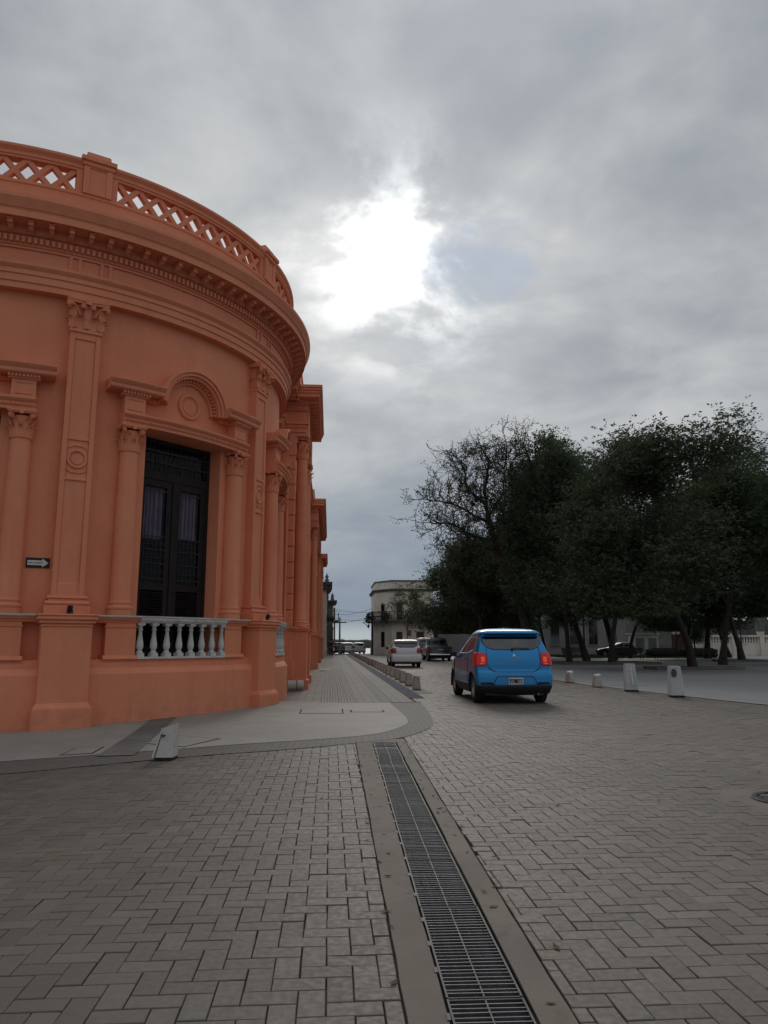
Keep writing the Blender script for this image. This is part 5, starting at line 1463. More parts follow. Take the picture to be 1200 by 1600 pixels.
def bare_tree_mesh():
    """main limbs laid out one by one, finer branches and twigs grown from them"""
    limbs = [  # (x, z) in metres from the foot; radius at both ends
     ([(0, 0), (.15, 1.6), (-.2, 3.6), (-.75, 5.4), (-1.5, 7.0), (-1.85, 8.2), (-2.1, 9.3), (-2.3, 10.2)], .30, .13),
     ([(-2.3, 10.2), (-3.0, 10.9), (-3.6, 11.4), (-3.7, 12.3), (-4.0, 13.2)], .12, .04),
     ([(-2.3, 10.2), (-2.4, 11.2), (-2.2, 12.3), (-2.1, 13.4), (-2.5, 14.3)], .12, .04),
     ([(-1.85, 8.0), (-2.9, 8.1), (-3.8, 8.5), (-4.7, 9.0), (-5.7, 9.0)], .10, .035),
     ([(-2.0, 9.0), (-3.1, 9.6), (-3.9, 10.1), (-5.0, 10.5), (-5.9, 10.6)], .10, .035),
     ([(-1.5, 7.0), (-2.4, 7.5), (-3.3, 7.6), (-4.2, 7.2)], .09, .03),
     ([(-1.5, 7.2), (-.6, 7.9), (-.2, 8.4), (-.3, 9.6), (-.1, 10.9), (-.4, 12.3), (-.2, 13.6)], .13, .035),
     ([(-.9, 7.8), (-1.0, 9.2), (-1.3, 10.6), (-1.1, 12.0), (-.9, 13.8)], .10, .03),
     ([(-.3, 4.0), (.5, 6.2), (.7, 8.0), (.9, 9.6), (.6, 11.2), (.9, 12.8), (.5, 14.2)], .20, .04),
     ([(.8, 9.0), (1.6, 10.2), (2.1, 11.6), (2.5, 13.2)], .10, .03),
     ([(.6, 7.4), (1.7, 8.4), (2.7, 9.6), (3.4, 11.0)], .10, .03)]
    r = random.Random(5); mb = MB(); tips = []
    def twig(p, d, length, rad, lv):
        n = 4; path = [p]; q = p
        for i in range(n):
            d = (d + Vector((r.gauss(0, .28), r.gauss(0, .28), r.gauss(.06, .25)))).normalized(); q = q + d * (length / n); path.append(q)
        mb.tube(path, [max(.0125, rad * (1 - .55 * i / n)) for i in range(n + 1)], 5 if lv < 2 else 4, cap=False)
        if lv >= 2: tips.extend(path[2:])
        if lv >= 3: return
        for k in range(r.choice((3, 4))):
            nd = (d + Vector((r.gauss(0, .75), r.gauss(0, .75), r.gauss(.12, .55)))).normalized()
            twig(path[r.choice((1, 2, 3, 4, 4))], nd, length * r.uniform(.5, .8), rad * .58, lv + 1)
    for pts, r0, r1 in limbs:
        pp = resample([(x, z) for x, z in pts], 3 * len(pts)); n = len(pp); yy = 0; P = []
        y0 = 0 if pts[0] == (0, 0) else r.uniform(-.3, .3); dr = r.uniform(-.16, .16)
        for i, (x, z) in enumerate(pp): P.append(Vector((x + r.gauss(0, .035), y0 * 0 + dr * i * .35 + r.gauss(0, .04), z)))
        mb.tube(P, [(r0 + (r1 - r0) * i / (n - 1)) * (1.35 if (i == 0 and r0 > .25) else 1) for i in range(n)], 8)
        st = 4 if r0 > .25 else 1
        for i in range(n // 3 if r0 > .25 else st, n):
            for k in range(2 if i < n - 2 else 3):
                t = (P[min(i + 1, n - 1)] - P[i - 1]).normalized()
                nd = (t * .6 + Vector((r.gauss(0, .7), r.gauss(0, .8), r.gauss(.1, .45)))).normalized()
                if P[i].z > 6.6: twig(P[i], nd, r.uniform(.7, 1.7), .035, 1)
    tm = mb.mesh('trunk', M['bark'], angle=60)
    rg = np.random.default_rng(3); T = np.array([tuple(t) for t in tips]); n = 15000
    P = T[rg.integers(0, len(T), n)] + rg.normal(0, .10, (n, 3)); me = bpy.data.meshes.new('crown')
    a = rg.normal(0, 1, (n, 3)); a /= np.linalg.norm(a, axis=1)[:, None]; b = np.cross(a, rg.normal(0, 1, (n, 3))); b /= np.linalg.norm(b, axis=1)[:, None]
    s = (.062 * rg.uniform(.6, 1.4, n))[:, None]
    v = np.stack([P - a * s, P + b * s * .5, P + a * s, P - b * s * .5], 1).reshape(-1, 3)
    me.vertices.add(len(v)); me.vertices.foreach_set('co', v.ravel()); me.loops.add(len(v)); me.loops.foreach_set('vertex_index', np.arange(len(v)))
    me.polygons.add(n); me.polygons.foreach_set('loop_start', np.arange(n) * 4); me.polygons.foreach_set('loop_total', np.full(n, 4))
    me.materials.append(M['leaf2']); me.update(); me.validate()
    return tm, me
kinds = {
 'bare': bare_tree_mesh(),
 'A': tree_mesh(11, 13.5, 5.6, 100000, .092, 1.05, 5, .24, clump=.62),
 'B': tree_mesh(23, 13.5, 5.2, 100000, .092, 1.0, 5, .27, (.18, 0), clump=.66, lm='leaf'),
 'C': tree_mesh(37, 13.0, 6.0, 108000, .092, 1.15, 5, .22, (-.22, .05), clump=.70, lm='leaf2'),
 'D': tree_mesh(51, 9.5, 4.2, 60000, .088, 1.1, 5, .25, clump=.60, lm='leaf2'),
 'young': tree_mesh(91, 8.0, 1.7, 1500, .14, .9, 5, .40, clump=.30, lm='leaf3', trad=.07),
}
def tree(kind, x, y, label, h=1.0, w=None, rot=None, name='plaza_tree', group='trees of the square'):
    t = thing(name, label, 'tree', (x, y, 0), random.random() * 6.28 if rot is None else R(rot), group)
    tm, cm = kinds[kind]
    put('trunk', tm, t); put('crown', cm, t)
    w = w or h; t.scale = (w, w, h)
    return t
tree('bare', 12.4, 48.0, 'tall half bare tree with open branches against the sky, leftmost on the skyline', 1.0, .98, 0, 'bare_tree')
tree('A', 15.9, 50.0, 'dark leafy tree whose trunk stands just right of the blue car', 1.10, .78, 40)
tree('C', 18.1, 48.3, 'dark leafy tree whose trunk stands left of the tall striped bollard', 1.13, .84, 200)
tree('B', 18.9, 55.3, 'forked dark tree behind the striped bollard tree', 1.30, 1.05, 170)
tree('C', 18.7, 38.4, 'leaning dark tree whose trunk rises behind the two tall bollards', .92, .95, 10)
tree('A', 30.3, 54.5, 'large dark tree whose trunk stands near the right edge of the photo', 1.0, 1.08, 300)
tree('B', 26.3, 37.2, 'tree overhanging the right edge of the photo', 1.16, .95, 75)
tree('A', 24.3, 46.0, 'dark tree between the leaning tree and the right edge tree', .98, 1.0, 160)
tree('B', 23.5, 62.0, 'dark tree in the second row of the square, near the benches', 1.2, 1.15, 250)
tree('C', 33.5, 66.0, 'dark tree in the second row of the square, near the globe lamps', 1.25, 1.1, 90)
tree('A', 42.0, 62.0, 'dark tree deep in the square at the far right', 1.2, 1.2, 20)
tree('C', 14.5, 63.0, 'dark tree in the second row of the square, behind the half bare tree', .76, .85, 310)
tree('D', 11.7, 57.0, 'low dark street tree overhanging the black pickup', 1.0, .88, 120, 'street_tree', 'street trees along the parked vehicles')
tree('D', 12.4, 66.0, 'low dark street tree behind the black pickup, over the white van', 1.02, 1.0, 240, 'street_tree', 'street trees along the parked vehicles')
tree('D', 14.2, 75.0, 'last dark street tree before the cream corner house', 1.05, 1.0, 10, 'street_tree', 'street trees along the parked vehicles')
tree('young', 8.3, 82.0, 'slim young pale green tree before the cream corner house', 1.0, 1.0, 0, 'young_tree', None)
tree('D', 35.5, 76.0, 'small forked tree in front of the pale balustrade wall', .62, .6, 45)
tree('A', 21.8, 57.5, 'dark tree in the second row, between the forked tree and the benches', .88, .8, 15)
tree('C', 27.0, 67.5, 'dark tree standing just behind the long benches', .85, .8, 140)
tree('B', 20.3, 71.0, 'slender dark tree at the left end of the lawn', .9, .75, 260)
tree('D', 31.0, 64.0, 'low dark tree right of the long benches', 1.0, .9, 30)
tree('B', 38.0, 70.5, 'dark tree standing close to the globe lamps', .95, .9, 200)
tree('A', 24.6, 77.0, 'dark tree before the pale long building', .9, .85, 330)

# ---------------------------------------------------------------- square: lawn, benches, lamps, planters
def lawn(x0, x1, y0, y1):
    info(sheet('lawn', x0, x1, y0, y1, .05, M['grass'], 4), kind='structure')
    rg = np.random.default_rng(5); n = 5000; P = np.stack([rg.uniform(x0, x1, n), rg.uniform(y0, y1, n), np.full(n, .05)], 1)
    mb = MB()
    for p in P:
        a = rg.uniform(0, 6.28); h = rg.uniform(.06, .16); w = .05
        mb.add([(p[0] - w * cos(a), p[1] - w * sin(a), .05), (p[0] + w * cos(a), p[1] + w * sin(a), .05), (p[0] + rg.normal(0, .05), p[1] + rg.normal(0, .05), .05 + h)], [(0, 1, 2)])
    info(mb.put('grass', M['grass'], smooth=False), 'short grass on the lawn of the square', 'grass', kind='stuff')
lawn(22, 34.5, 68, 86)
info(sheet('path', 14, 24, 66, 67.6, .020, M['pad'], 6), kind='structure')
def bench(x, y, rot, label):
    t = thing('park_bench', label, 'bench', (x, y, .02), R(rot), 'benches in the square')
    s = MB(); s.cbox(0, 0, .45, 1, 1, 1)
    m = MB(); m.cbox(0, 0, 0, 2.3, .085, .035); me = m.mesh('slat', M['benchwood'], smooth=False)
    for i in range(4): put('slat', me, t, (0, -.2 + i * .12, .45))
    for i in range(4): put('slat', me, t, (0, .24 + i * .025, .55 + i * .115), (R(78), 0, 0))
    for sx in (-.9, .9):
        l = MB(); l.tube([(sx, -.24, 0), (sx, -.22, .43), (sx, .22, .43), (sx, .34, .95)], .028, 8); l.tube([(sx, .20, .43), (sx, .28, 0)], .028, 8); l.put('leg', M['iron'], t)
bench(25.2, 62.6, 0, 'long dark bench behind the tall striped bollard')
bench(28.0, 62.0, 0, 'long dark bench left of the emblem bollard')
bench(21.5, 66.0, 10, 'dark bench beside the lamp post near the blue car')
bench(30.8, 61.5, 0, 'long dark bench behind the leaning tree')
def planter(x, y, w, d, label):
    t = thing('tree_pit', label, 'planter', (x, y, .012), 0, 'tree pits in the square')
    mb = MB()
    mb.box(-w / 2, w / 2, -d / 2, -d / 2 + .15, 0, .14); mb.box(-w / 2, w / 2, d / 2 - .15, d / 2, 0, .14); mb.box(-w / 2, -w / 2 + .15, -d / 2 + .15, d / 2 - .15, 0, .14); mb.box(w / 2 - .15, w / 2, -d / 2 + .15, d / 2 - .15, 0, .14)
    mb.put('kerb', M['asph'], t, bevel=.01)
    mb = MB(); mb.box(-w / 2 + .15, w / 2 - .15, -d / 2 + .15, d / 2 - .15, 0, .07); mb.put('soil', M['earth'], t, smooth=False)
planter(18.7, 38.4, 4.6, 1.7, 'low kerbed tree pit round the leaning tree'); planter(18.0, 49.3, 6.2, 3.6, 'low kerbed tree pit right of the blue car')
planter(30.3, 54.5, 3.4, 2.4, 'low kerbed tree pit at the right edge tree')
def post(x, y, h, label):
    t = thing('lamp_post', label, 'lamp post', (x, y, .01))
    mb = MB(); mb.lathe([(.16, 0), (.16, .25), (.10, .3), (.085, .8), (.06, 1.0), (.05, h)], n=14); mb.put('post', M['iron'], t)
    mb = MB(); mb.lathe([(.06, h), (.16, h + .08), (.20, h + .3), (.12, h + .46), (0, h + .5)], n=14); mb.put('globe', M['globe'], t)
post(17.5, 51.6, 5.0, 'slim lamp post standing between the trees right of the blue car')
def twin(x, y, rot, label):
    t = thing('globe_lamp', label, 'street lamp', (x, y, .01), R(rot), 'twin globe lamps by the balustrade wall')
    h = 3.6
    mb = MB(); mb.lathe([(.17, 0), (.17, .3), (.09, .4), (.07, 1.2), (.05, h)], n=12); mb.tube([(-.55, 0, h - .02), (-.3, 0, h - .18), (0, 0, h - .1), (.3, 0, h - .18), (.55, 0, h - .02)], .03, 6); mb.put('post', M['iron'], t)
    for s_ in (-.55, .55):
        mb = MB(); mb.lathe([(0, h - .02), (.12, h), (.23, h + .16), (.25, h + .28), (.20, h + .42), (.08, h + .55), (.05, h + .66), (0, h + .72)], s_, 0, 14); mb.put('globe', M['globe'], t)
twin(36.6, 74.5, 30, 'twin white globe lamp left of the forked tree')
twin(41.5, 74.5, 10, 'twin white globe lamp between the forked tree and the big trunk')
twin(44.6, 74.0, 75, 'twin white globe lamp right of the big trunk')

# ---------------------------------------------------------------- background buildings
def opening(b, x0, x1, z0, z1, y, fm='cream', kind='shutter', sill=True, rec=.10):
    """window or door on a wall facing -y at depth y"""
    f = MB()
    for a_, b_, c_, d_ in ((x0 - .12, x0, z0, z1 + .14), (x1, x1 + .12, z0, z1 + .14), (x0, x1, z1, z1 + .14)): f.box(a_, b_, y - .07, y + .02, c_, d_)
    if sill: f.box(x0 - .18, x1 + .18, y - .14, y + .02, z0 - .12, z0)
    w = f.put('window' if kind != 'shutter' else 'door', M[fm], b, smooth=False)
    g = MB(); g.box(x0, x1, y - .015, y + .01, z0, z1); g.put('pane' if kind != 'shutter' else 'leaf', M[kind if kind == 'shutter' else 'winglass'], w, smooth=False)
    m = MB(); m.box((x0 + x1) / 2 - .03, (x0 + x1) / 2 + .03, y - .035, y - .014, z0, z1)
    m.box(x0, x1, y - .034, y - .0145, z0 + (z1 - z0) * .68, z0 + (z1 - z0) * .72); m.put('mullion', M['shutter'], w, smooth=False)
    return w
# cream corner house: chamfered corner, balcony round it
ch = thing('corner_house', 'two storey cream corner house with balcony and dark parapet edge', 'building', (0, 0, 0))
X0, Y0, CF = 5.55, 92.4, 1.9
foot = [(X0 + CF, Y0), (12.6, Y0), (12.6, 104), (X0, 104), (X0, Y0 + CF * 1.6)]
def prism(mb, pts, z0, z1):
    lo = [(x, y, z0) for x, y in pts]; hi = [(x, y, z1) for x, y in pts]
    mb.grid([lo, hi], closed_v=True, flip=False); mb.face(hi); mb.face(lo[::-1])
def grown(d): return [(X0 + CF - d * .5, Y0 - d), (12.6 + d, Y0 - d), (12.6 + d, 104 + d), (X0 - d, 104 + d), (X0 - d, Y0 + CF * 1.6 - d * .5)]
mb = MB(); prism(mb, foot, -.1, 7.7); prism(mb, grown(.10), -.1, .75); prism(mb, grown(.06), 3.95, 4.12); mb.put('wall', M['cream'], ch, smooth=False)
mb = MB(); prism(mb, grown(.18), 7.7, 7.86); prism(mb, grown(.30), 7.861, 7.98); mb.put('cornice', M['darkwall'], ch, smooth=False)
mb = MB(); prism(mb, grown(-.05), 7.98, 8.9); mb.put('parapet', M['cream'], ch, smooth=False)
mb = MB(); prism(mb, grown(.05), 8.9, 9.05); mb.put('coping', M['darkwall'], ch, smooth=False)
opening(ch, 8.05, 8.75, 4.2, 6.35, Y0, 'cream', 'shutter', False); opening(ch, 10.3, 11.25, 4.2, 6.35, Y0, 'cream', 'shutter', False)
opening(ch, 8.0, 8.75, .1, 2.75, Y0, 'cream', 'shutter', False); opening(ch, 10.45, 11.4, .1, 2.75, Y0, 'cream', 'shutter', False)
# pilaster strips, hood mouldings and parapet panels
mb = MB()
for x in (7.52, 9.45, 12.2):
    for z0, z1 in ((.76, 3.94), (4.13, 7.69)): mb.box(x, x + .32, Y0 - .055, Y0 + .02, z0, z1)
for xa, xb, z in ((7.85, 8.95, 6.55), (10.1, 11.45, 6.55), (7.85, 8.9, 2.95), (10.25, 11.6, 2.95)   ): mb.box(xa, xb, Y0 - .16, Y0 + .02, z, z + .14); mb.box(xa + .1, xb - .1, Y0 - .10, Y0 + .02, z - .10, z - .002)
for k in range(3): mb.box(7.7 + k * 1.65, 9.0 + k * 1.65, Y0 + .02, Y0 + .12, 8.14, 8.74)
mb.put('mouldings', M['cream'], ch, smooth=False)
# openings on the chamfer
cx_, cy_ = X0 + CF / 2, Y0 + CF * .8; an = math.atan2(CF * 1.6, -CF) - pi
for z0, z1, w_, kd in ((4.2, 6.2, .42, 'g'), (.9, 2.75, .40, 'g')):
    f = MB()
    for a_, b_, c_, d_ in ((-w_ - .1, -w_, z0, z1 + .1), (w_, w_ + .1, z0, z1 + .1), (-w_, w_, z1, z1 + .1)): f.box(a_, b_, -.05, .02, c_, d_)
    w = f.put('window', M['cream'], ch, (cx_, cy_, 0), (0, 0, an), smooth=False)
    g = MB(); g.box(-w_, w_, -.015, .01, z0, z1); g.put('pane', M['winglass'], w, smooth=False)
mb = MB(); prism(mb, grown(.85)[:1] + [(12.3, Y0 - .85), (12.3, Y0 - .001), (X0 + CF, Y0 - .001), (X0 - .001, Y0 + CF * 1.6), (X0 - .001, 101), (X0 - .85, 101), grown(.85)[4]], 4.0, 4.16); bal_ = mb.put('balcony', M['darkwall'], ch, smooth=False)
pth = [(12.2, Y0 - .8), (X0 + CF - .4, Y0 - .8), (X0 - .8, Y0 + CF * 1.6 - .4), (X0 - .8, 101)]
mb = MB()
for (xa, ya), (xb, yb) in zip(pth[:-1], pth[1:]):
    L_ = math.hypot(xb - xa, yb - ya); n = int(L_ / .13)
    for i in range(n + 1): x, y = xa + (xb - xa) * i / n, ya + (yb - ya) * i / n; mb.cbox(x, y, 4.65, .03, .03, 1.0)
    mb.tube([(xa, ya, 5.16), (xb, yb, 5.16)], .035, 6); mb.tube([(xa, ya, 4.3), (xb, yb, 4.3)], .025, 6)
mb.put('railing', M['iron'], bal_, smooth=False)
rg = np.random.default_rng(3)
mb = MB()
for x, y in ((9.4, Y0 - .7), (X0 + 1.1, Y0 - .3), (X0 - .5, Y0 + 3), (11.6, Y0 - .7), (10.0, Y0 - .75)):
    for k in range(160):
        p = np.array([x, y, 4.45]) + rg.normal(0, 1, 3) * (.35, .14, .38); a = rg.normal(0, .1, 3); b_ = rg.normal(0, .08, 3)
        mb.add([tuple(p - a), tuple(p + b_), tuple(p + a), tuple(p - b_)], [(0, 1, 2, 3)])
info(mb.put('balcony_plants', M['leaf2'], bal_, smooth=False), kind='stuff')
s_ = thing('wall_sign', 'small reddish sign on the ground floor of the cream corner house', 'sign', (9.6, Y0 - .10, 2.6))
mb = MB(); mb.box(-.22, .22, -.04, .02, -.35, .35); M['redsign'] = mat('faded_red_sign', (.20, .06, .055), .7, (.30, .14, .12), 6); mb.put('panel', M['redsign'], s_)
mb = MB(); mb.box(-.26, .26, -.02, .03, -.39, .39); mb.put('frame', M['white_pt'], s_, (0, .012, 0))
# long pale building behind the square
def block(name, label, x0, x1, y0, y1, h, wm, wins, plinth=.7, corn=True):
    b = thing(name, label, 'building', (0, 0, 0))
    mb = MB(); mb.box(x0, x1, y0, y1, -.1, h); mb.box(x0 - .06, x1 + .06, y0 - .08, y1, -.1, plinth); mb.put('wall', M[wm], b, smooth=False)
    if corn:
        mb = MB(); mb.box(x0 - .2, x1 + .2, y0 - .3, y1, h - .5, h - .3); mb.box(x0 - .1, x1 + .1, y0 - .15, y1, h - .3, h + .4); mb.put('cornice', M[wm], b, smooth=False)
    for (a, c, z0, z1, kd) in wins: opening(b, a, c, z0, z1, y0, wm, kd)
    return b
block('pale_building', 'long pale grey building with tall windows behind the trees of the square', 21, 36.5, 92, 102, 8.0, 'greywall', [(22.2 + k * 2.4, 23.3 + k * 2.4, 1.2, 4.2, 'glass') for k in range(6)] + [(22.2 + k * 2.4, 23.3 + k * 2.4, 5.0, 7.0, 'glass') for k in range(6)])
block('low_shopfront', 'low grey building between the cream corner house and the pale long building', 13.2, 20.9, 93, 102, 5.5, 'greywall', [(17.6, 19.0, .2, 2.8, 'shutter'), (19.5, 20.5, 1.0, 2.8, 'glass')])
block('far_right_house', 'shaded grey house behind the balustrade wall on the right', 41, 75, 93, 104, 7.5, 'darkwall', [(43 + k * 3.1, 44.3 + k * 3.1, 1.2, 4.4, 'glass') for k in range(10)])
kio = thing('kiosk', 'small white kiosk with panelled front among the trees', 'kiosk', (33.6, 80, 0))
mb = MB(); mb.box(-1.35, 1.35, -.8, .8, 0, 2.3); mb.put('body', M['white_pt'], kio, bevel=.02)
mb = MB(); mb.box(-1.5, 1.5, -.95, .95, 2.3, 2.42); mb.put('roof', M['white_pt'], kio)
for x in (-.68, .68): mb = MB(); mb.box(x - .45, x + .45, -.83, -.79, .5, 1.9); mb.put('panel', M['greywall'], kio, smooth=False)
# balustrade wall on the right
fw_ = thing('balustrade_wall', 'long pale wall topped with balusters behind the trees on the right', 'wall', (37.4, 80.5, 0))
mb = MB(); mb.box(0, 26, 0, .35, -.1, 1.35); mb.box(0, 26, -.05, .40, 2.05, 2.25); mb.box(-.0, 26, -.04, .39, 1.35, 1.43); mb.put('wall', M['cream'], fw_, smooth=False)
p = MB(); p.box(-.25, .25, -.08, .43, -.1, 2.5); p.box(-.33, .33, -.14, .49, 2.5, 2.62); pme = p.mesh('pier', M['cream'], smooth=False)
bm_ = MB(); bm_.lathe([(.09, 1.43), (.06, 1.5), (.10, 1.65), (.05, 1.85), (.09, 2.05)], n=8); bme = bm_.mesh('baluster', M['cream'])
for k in range(9):
    put('pier', pme, fw_, (k * 3.2 + .2, 0, 0))
    for i in range(9): put('baluster', bme, fw_, (k * 3.2 + .55 + i * .31, .17, 0))
M['redw'] = mat('dull_red_panel', (.13, .065, .06), .8, (.16, .085, .075), 3)
rb = thing('red_panel', 'dull red hoarding in front of the balustrade wall', 'hoarding', (36.9, 78.2, 0))
mb = MB(); mb.box(-.95, .95, -.05, .05, .25, 2.3); mb.put('panel', M['redw'], rb)
for x in (-.85, .85): mb = MB(); mb.box(x - .05, x + .05, .0, .12, 0, 2.35); mb.put('post', M['iron'], rb)
hg = thing('clipped_hedge', 'low dark clipped hedge before the red hoarding', 'hedge', (33.5, 71.5, 0))
rg = np.random.default_rng(8); mb = MB()
for k in range(5200):
    p = np.array([rg.uniform(-3.2, 3.6), rg.uniform(-.5, .5), rg.uniform(.0, .75)]); a = rg.normal(0, .07, 3); b_ = rg.normal(0, .06, 3)
    mb.add([tuple(p - a), tuple(p + b_), tuple(p + a), tuple(p - b_)], [(0, 1, 2, 3)])
mb.put('foliage', M['leaf'], hg, smooth=False)

# far left side of the street, beyond the terracotta building
def far_left(y0, y1, x1, h, wm, label, name, ornate):
    b = thing(name, label, 'building', (0, 0, 0)); n = max(1, int((y1 - y0) / 3))
    mb = MB(); mb.box(-9, x1, y0, y1, -.2, h); mb.box(-9, x1 + .06, y0 - .05, y1, -.2, .8); mb.put('wall', M[wm], b, smooth=False)
    mb = MB(); mb.box(-9, x1 + .35, y0 - .3, y1 + .1, h, h + .18); mb.box(-9, x1 + .5, y0 - .4, y1 + .1, h + .18, h + .3); mb.put('cornice', M['darkwall'], b, smooth=False)
    if ornate:
        for z in (4.1,): mb = MB(); mb.box(-9, x1 + .75, y0, y1, z, z + .15); mb.put('balcony', M['darkwall'], b, smooth=False)
        mb = MB()
        for k in range(int((y1 - y0) / .25)): mb.cbox(x1 + .7, y0 + .1 + k * .25, 4.65, .03, .03, 1.0)
        mb.tube([(x1 + .7, y0, 5.15), (x1 + .7, y1, 5.15)], .04, 6); mb.put('railing', M['iron'], b)
        for k in range(3): mb = MB(); mb.lathe([(.22, h + .3), (.22, h + .6), (.1, h + .7), (.22, h + .9), (.08, h + 1.1), (.03, h + 1.3)], x1 - .1, y0 + .4 + k * (y1 - y0 - .8) / 2, 10); mb.put('finial', M['darkwall'], b)
    for k in range(n):
        yc = y0 + (k + .5) * (y1 - y0) / n
        for z0, z1 in ((.9, 3.2), (4.3, 6.6)):
            if z1 > h: continue
            f = MB(); f.box(x1 - .02, x1 + .06, yc - .6, yc - .48, z0, z1); f.box(x1 - .02, x1 + .06, yc + .48, yc + .6, z0, z1); f.box(x1 - .02, x1 + .10, yc - .7, yc + .7, z1, z1 + .16); w = f.put('window', M[wm], b, smooth=False)
            g = MB(); g.box(x1 - .02, x1 + .012, yc - .48, yc + .48, z0, z1); g.put('pane', M['winglass'], w, smooth=False)
far_left(76.0, 81.5, -.45, 6.6, 'cream', 'thin cream house next to the terracotta building', 'cream_house', False)
far_left(81.7, 92.5, -.35, 7.6, 'darkwall', 'weathered grey green house with balcony and finials down the street', 'weathered_house', True)
far_left(95.5, 103.5, .30, 6.4, 'darkwall', 'last weathered house on the left before the river', 'river_house', True)

# person on the pavement far ahead
pn = thing('pedestrian', 'person in dark jacket and blue trousers walking with a pale bag far along the pavement', 'person', (.08, 75.0, .01))
def figure(pts, edges, rad, name, m, parent):
    me = bpy.data.meshes.new(name); me.from_pydata(pts, edges, []); me.materials.append(m)
    o = put(name, me, parent); sk = o.modifiers.new('skin', 'SKIN'); sub = o.modifiers.new('sub', 'SUBSURF'); sub.levels = sub.render_levels = 1
    for v_, r_ in zip(me.skin_vertices[0].data, rad): v_.radius = (r_, r_)
    me.skin_vertices[0].data[0].use_root = True
    return o
M['skin'] = mat('skin', (.30, .18, .13), .6); M['jacket'] = mat('dark_jacket', (.02, .02, .025), .9); M['jeans'] = mat('blue_jeans', (.04, .06, .12), .9); M['hair'] = mat('dark_hair', (.015, .012, .01), .8)
P_ = [(0, 0, .95), (0, .02, 1.2), (0, .01, 1.40), (0, 0, 1.50), (0, -.01, 1.62), (0, -.02, 1.72), (.19, .01, 1.40), (.24, .05, 1.15), (.22, -.06, .92), (.22, -.09, .82), (-.19, .01, 1.40), (-.24, -.02, 1.15), (-.23, .10, .93), (-.23, .13, .83), (.09, 0, .90), (.10, .12, .50), (.10, .02, .08), (.10, .16, .03), (-.09, 0, .90), (-.10, -.05, .50), (-.10, -.22, .12), (-.10, -.08, .04)]
E_ = [(0, 1), (1, 2), (2, 3), (3, 4), (4, 5), (2, 6), (6, 7), (7, 8), (8, 9), (2, 10), (10, 11), (11, 12), (12, 13), (0, 14), (14, 15), (15, 16), (16, 17), (0, 18), (18, 19), (19, 20), (20, 21)]
R_ = [.13, .14, .15, .06, .095, .08, .065, .05, .04, .04, .065, .05, .04, .04, .09, .065, .045, .04, .09, .065, .045, .04]
figure(P_, E_, R_, 'body', M['skin'], pn)
figure([(0, 0, .92), (0, .02, 1.2), (0, .01, 1.42), (.19, .01, 1.41), (.245, .05, 1.15), (.225, -.05, .95), (-.19, .01, 1.41), (-.245, -.02, 1.15), (-.235, .09, .95)], [(0, 1), (1, 2), (2, 3), (3, 4), (4, 5), (2, 6), (6, 7), (7, 8)], [.17, .17, .17, .085, .065, .055, .085, .065, .055], 'jacket', M['jacket'], pn)
figure([(0, 0, .94), (.09, 0, .88), (.10, .12, .50), (.10, .02, .10), (-.09, 0, .88), (-.10, -.05, .50), (-.10, -.22, .13)], [(0, 1), (1, 2), (2, 3), (0, 4), (4, 5), (5, 6)], [.145, .105, .08, .06, .105, .08, .06], 'trousers', M['jeans'], pn)
mb = MB(); mb.lathe([(0, 1.60), (.09, 1.62), (.105, 1.70), (.085, 1.78), (0, 1.81)], 0, 0, 14); mb.put('hair', M['hair'], pn)
bg_ = thing('shoulder_bag', 'pale bag hanging at the walking person right side', 'bag', (.36, 74.95, .62))
mb = MB(); mb.hexa([(-.09, -.13, 0), (.09, -.13, 0), (.09, .13, 0), (-.09, .13, 0)], [(-.06, -.11, .30), (.06, -.11, .30), (.06, .11, .30), (-.06, .11, .30)]); mb.put('bag', M['cream'], bg_, bevel=.02)
mb = MB(); mb.tube([(0, -.1, .30), (-.03, -.06, .62), (-.06, .0, .80), (-.03, .06, .62), (0, .1, .30)], .012, 5); mb.put('strap', M['cream'], bg_)

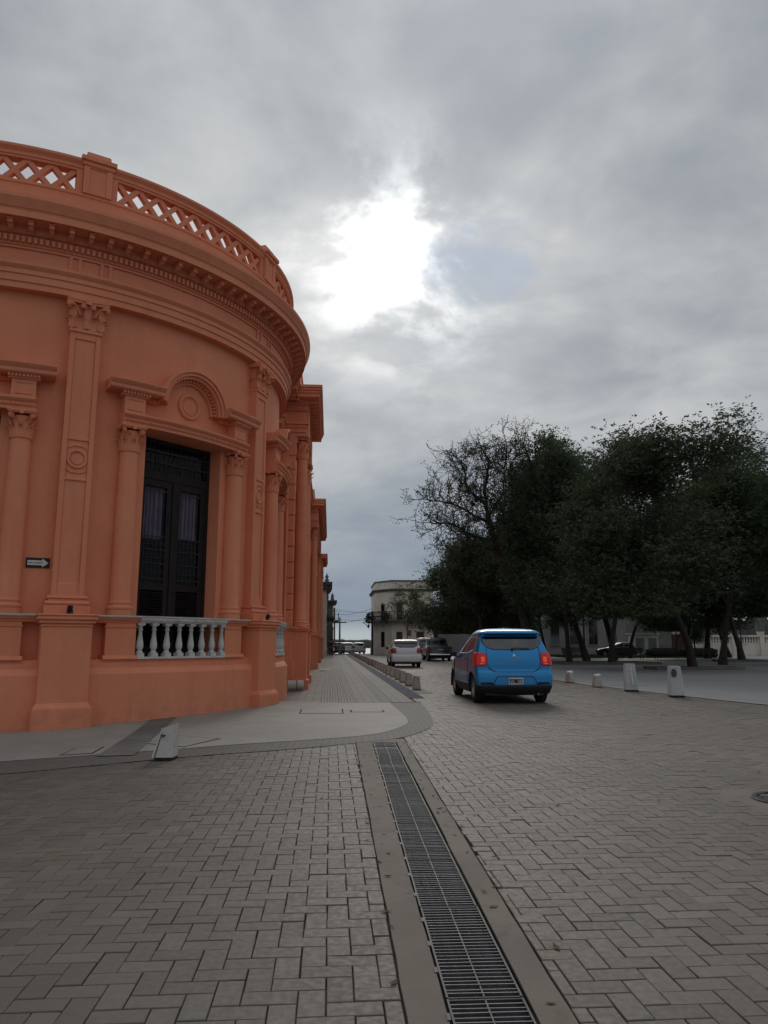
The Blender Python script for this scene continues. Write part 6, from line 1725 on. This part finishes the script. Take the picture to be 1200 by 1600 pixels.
# poles and wires at the end of the street
def pole(x, y, h, label, m, arm=True):
    t = thing('utility_pole', label, 'pole', (x, y, -.05), 0, 'utility poles at the end of the street')
    mb = MB(); mb.tube([(0, 0, 0), (0, 0, h)], [.14, .09], 10); mb.put('shaft', M[m], t)
    if arm: mb = MB(); mb.box(-.8, .8, -.05, .05, h - .7, h - .58); mb.put('crossarm', M['iron'], t)
    mb = MB()
    for x_ in (-.7, -.25, .25, .7): mb.lathe([(.03, h - .58), (.05, h - .5), (.03, h - .42), (0, h - .40)], x_, 0, 8)
    mb.put('insulators', M['white_pt'], t)
pole(1.15, 94.2, 4.6, 'pale concrete pole at the street end on the left', 'greywall')
pole(5.0, 91.0, 5.2, 'dark pole beside the cream corner house', 'iron')
pole(.55, 104, 6.2, 'pale pole by the river house', 'greywall', False)
for k, (a, b, sag) in enumerate((((-.4, 90, 5.6), (6.0, 94.5, 5.3), .35), ((-.3, 92, 4.5), (5.6, 95.5, 4.3), .25), ((.2, 98, 3.9), (5.0, 91.2, 4.6), .2), ((.3, 97, 5.0), (5.5, 99, 5.9), .3))):
    w = thing('overhead_wire', ('uppermost', 'second', 'lowest', 'long slack')[k] + ' dark wire crossing the street in front of the far sky', 'wire', (0, 0, 0), 0, 'wires over the end of the street')
    mb = MB(); mb.tube([tuple(np.array(a) + (np.array(b) - np.array(a)) * t - np.array([0, 0, sag * 4 * t * (1 - t)])) for t in np.linspace(0, 1, 17)], .018, 5); mb.put('strand', M['iron'], w)

# far river bank
mb = MB(); n = 500; P = []
rg = random.Random(4); hgt = 0
for i in range(n + 1):
    x = -2200 + 4400 * i / n; h = 15.5 + 2.2 * sin(x * .012) + 1.5 * sin(x * .045 + 1) + rg.gauss(0, .9)
    P.append([(x, 1640, -7.8), (x, 1642 + rg.gauss(0, 4), -3 + rg.gauss(0, .5)), (x, 1650 + rg.gauss(0, 5), h * .45), (x, 1665 + rg.gauss(0, 6), h * .8 + rg.gauss(0, .6) - 4), (x, 1690, h - 6.5), (x, 1900, h - 6), (x, 2300, -8)])
mb.grid(P, flip=True); info(mb.put('far_bank', M['farwood'], angle=80), 'far wooded river bank', 'woods', kind='stuff')
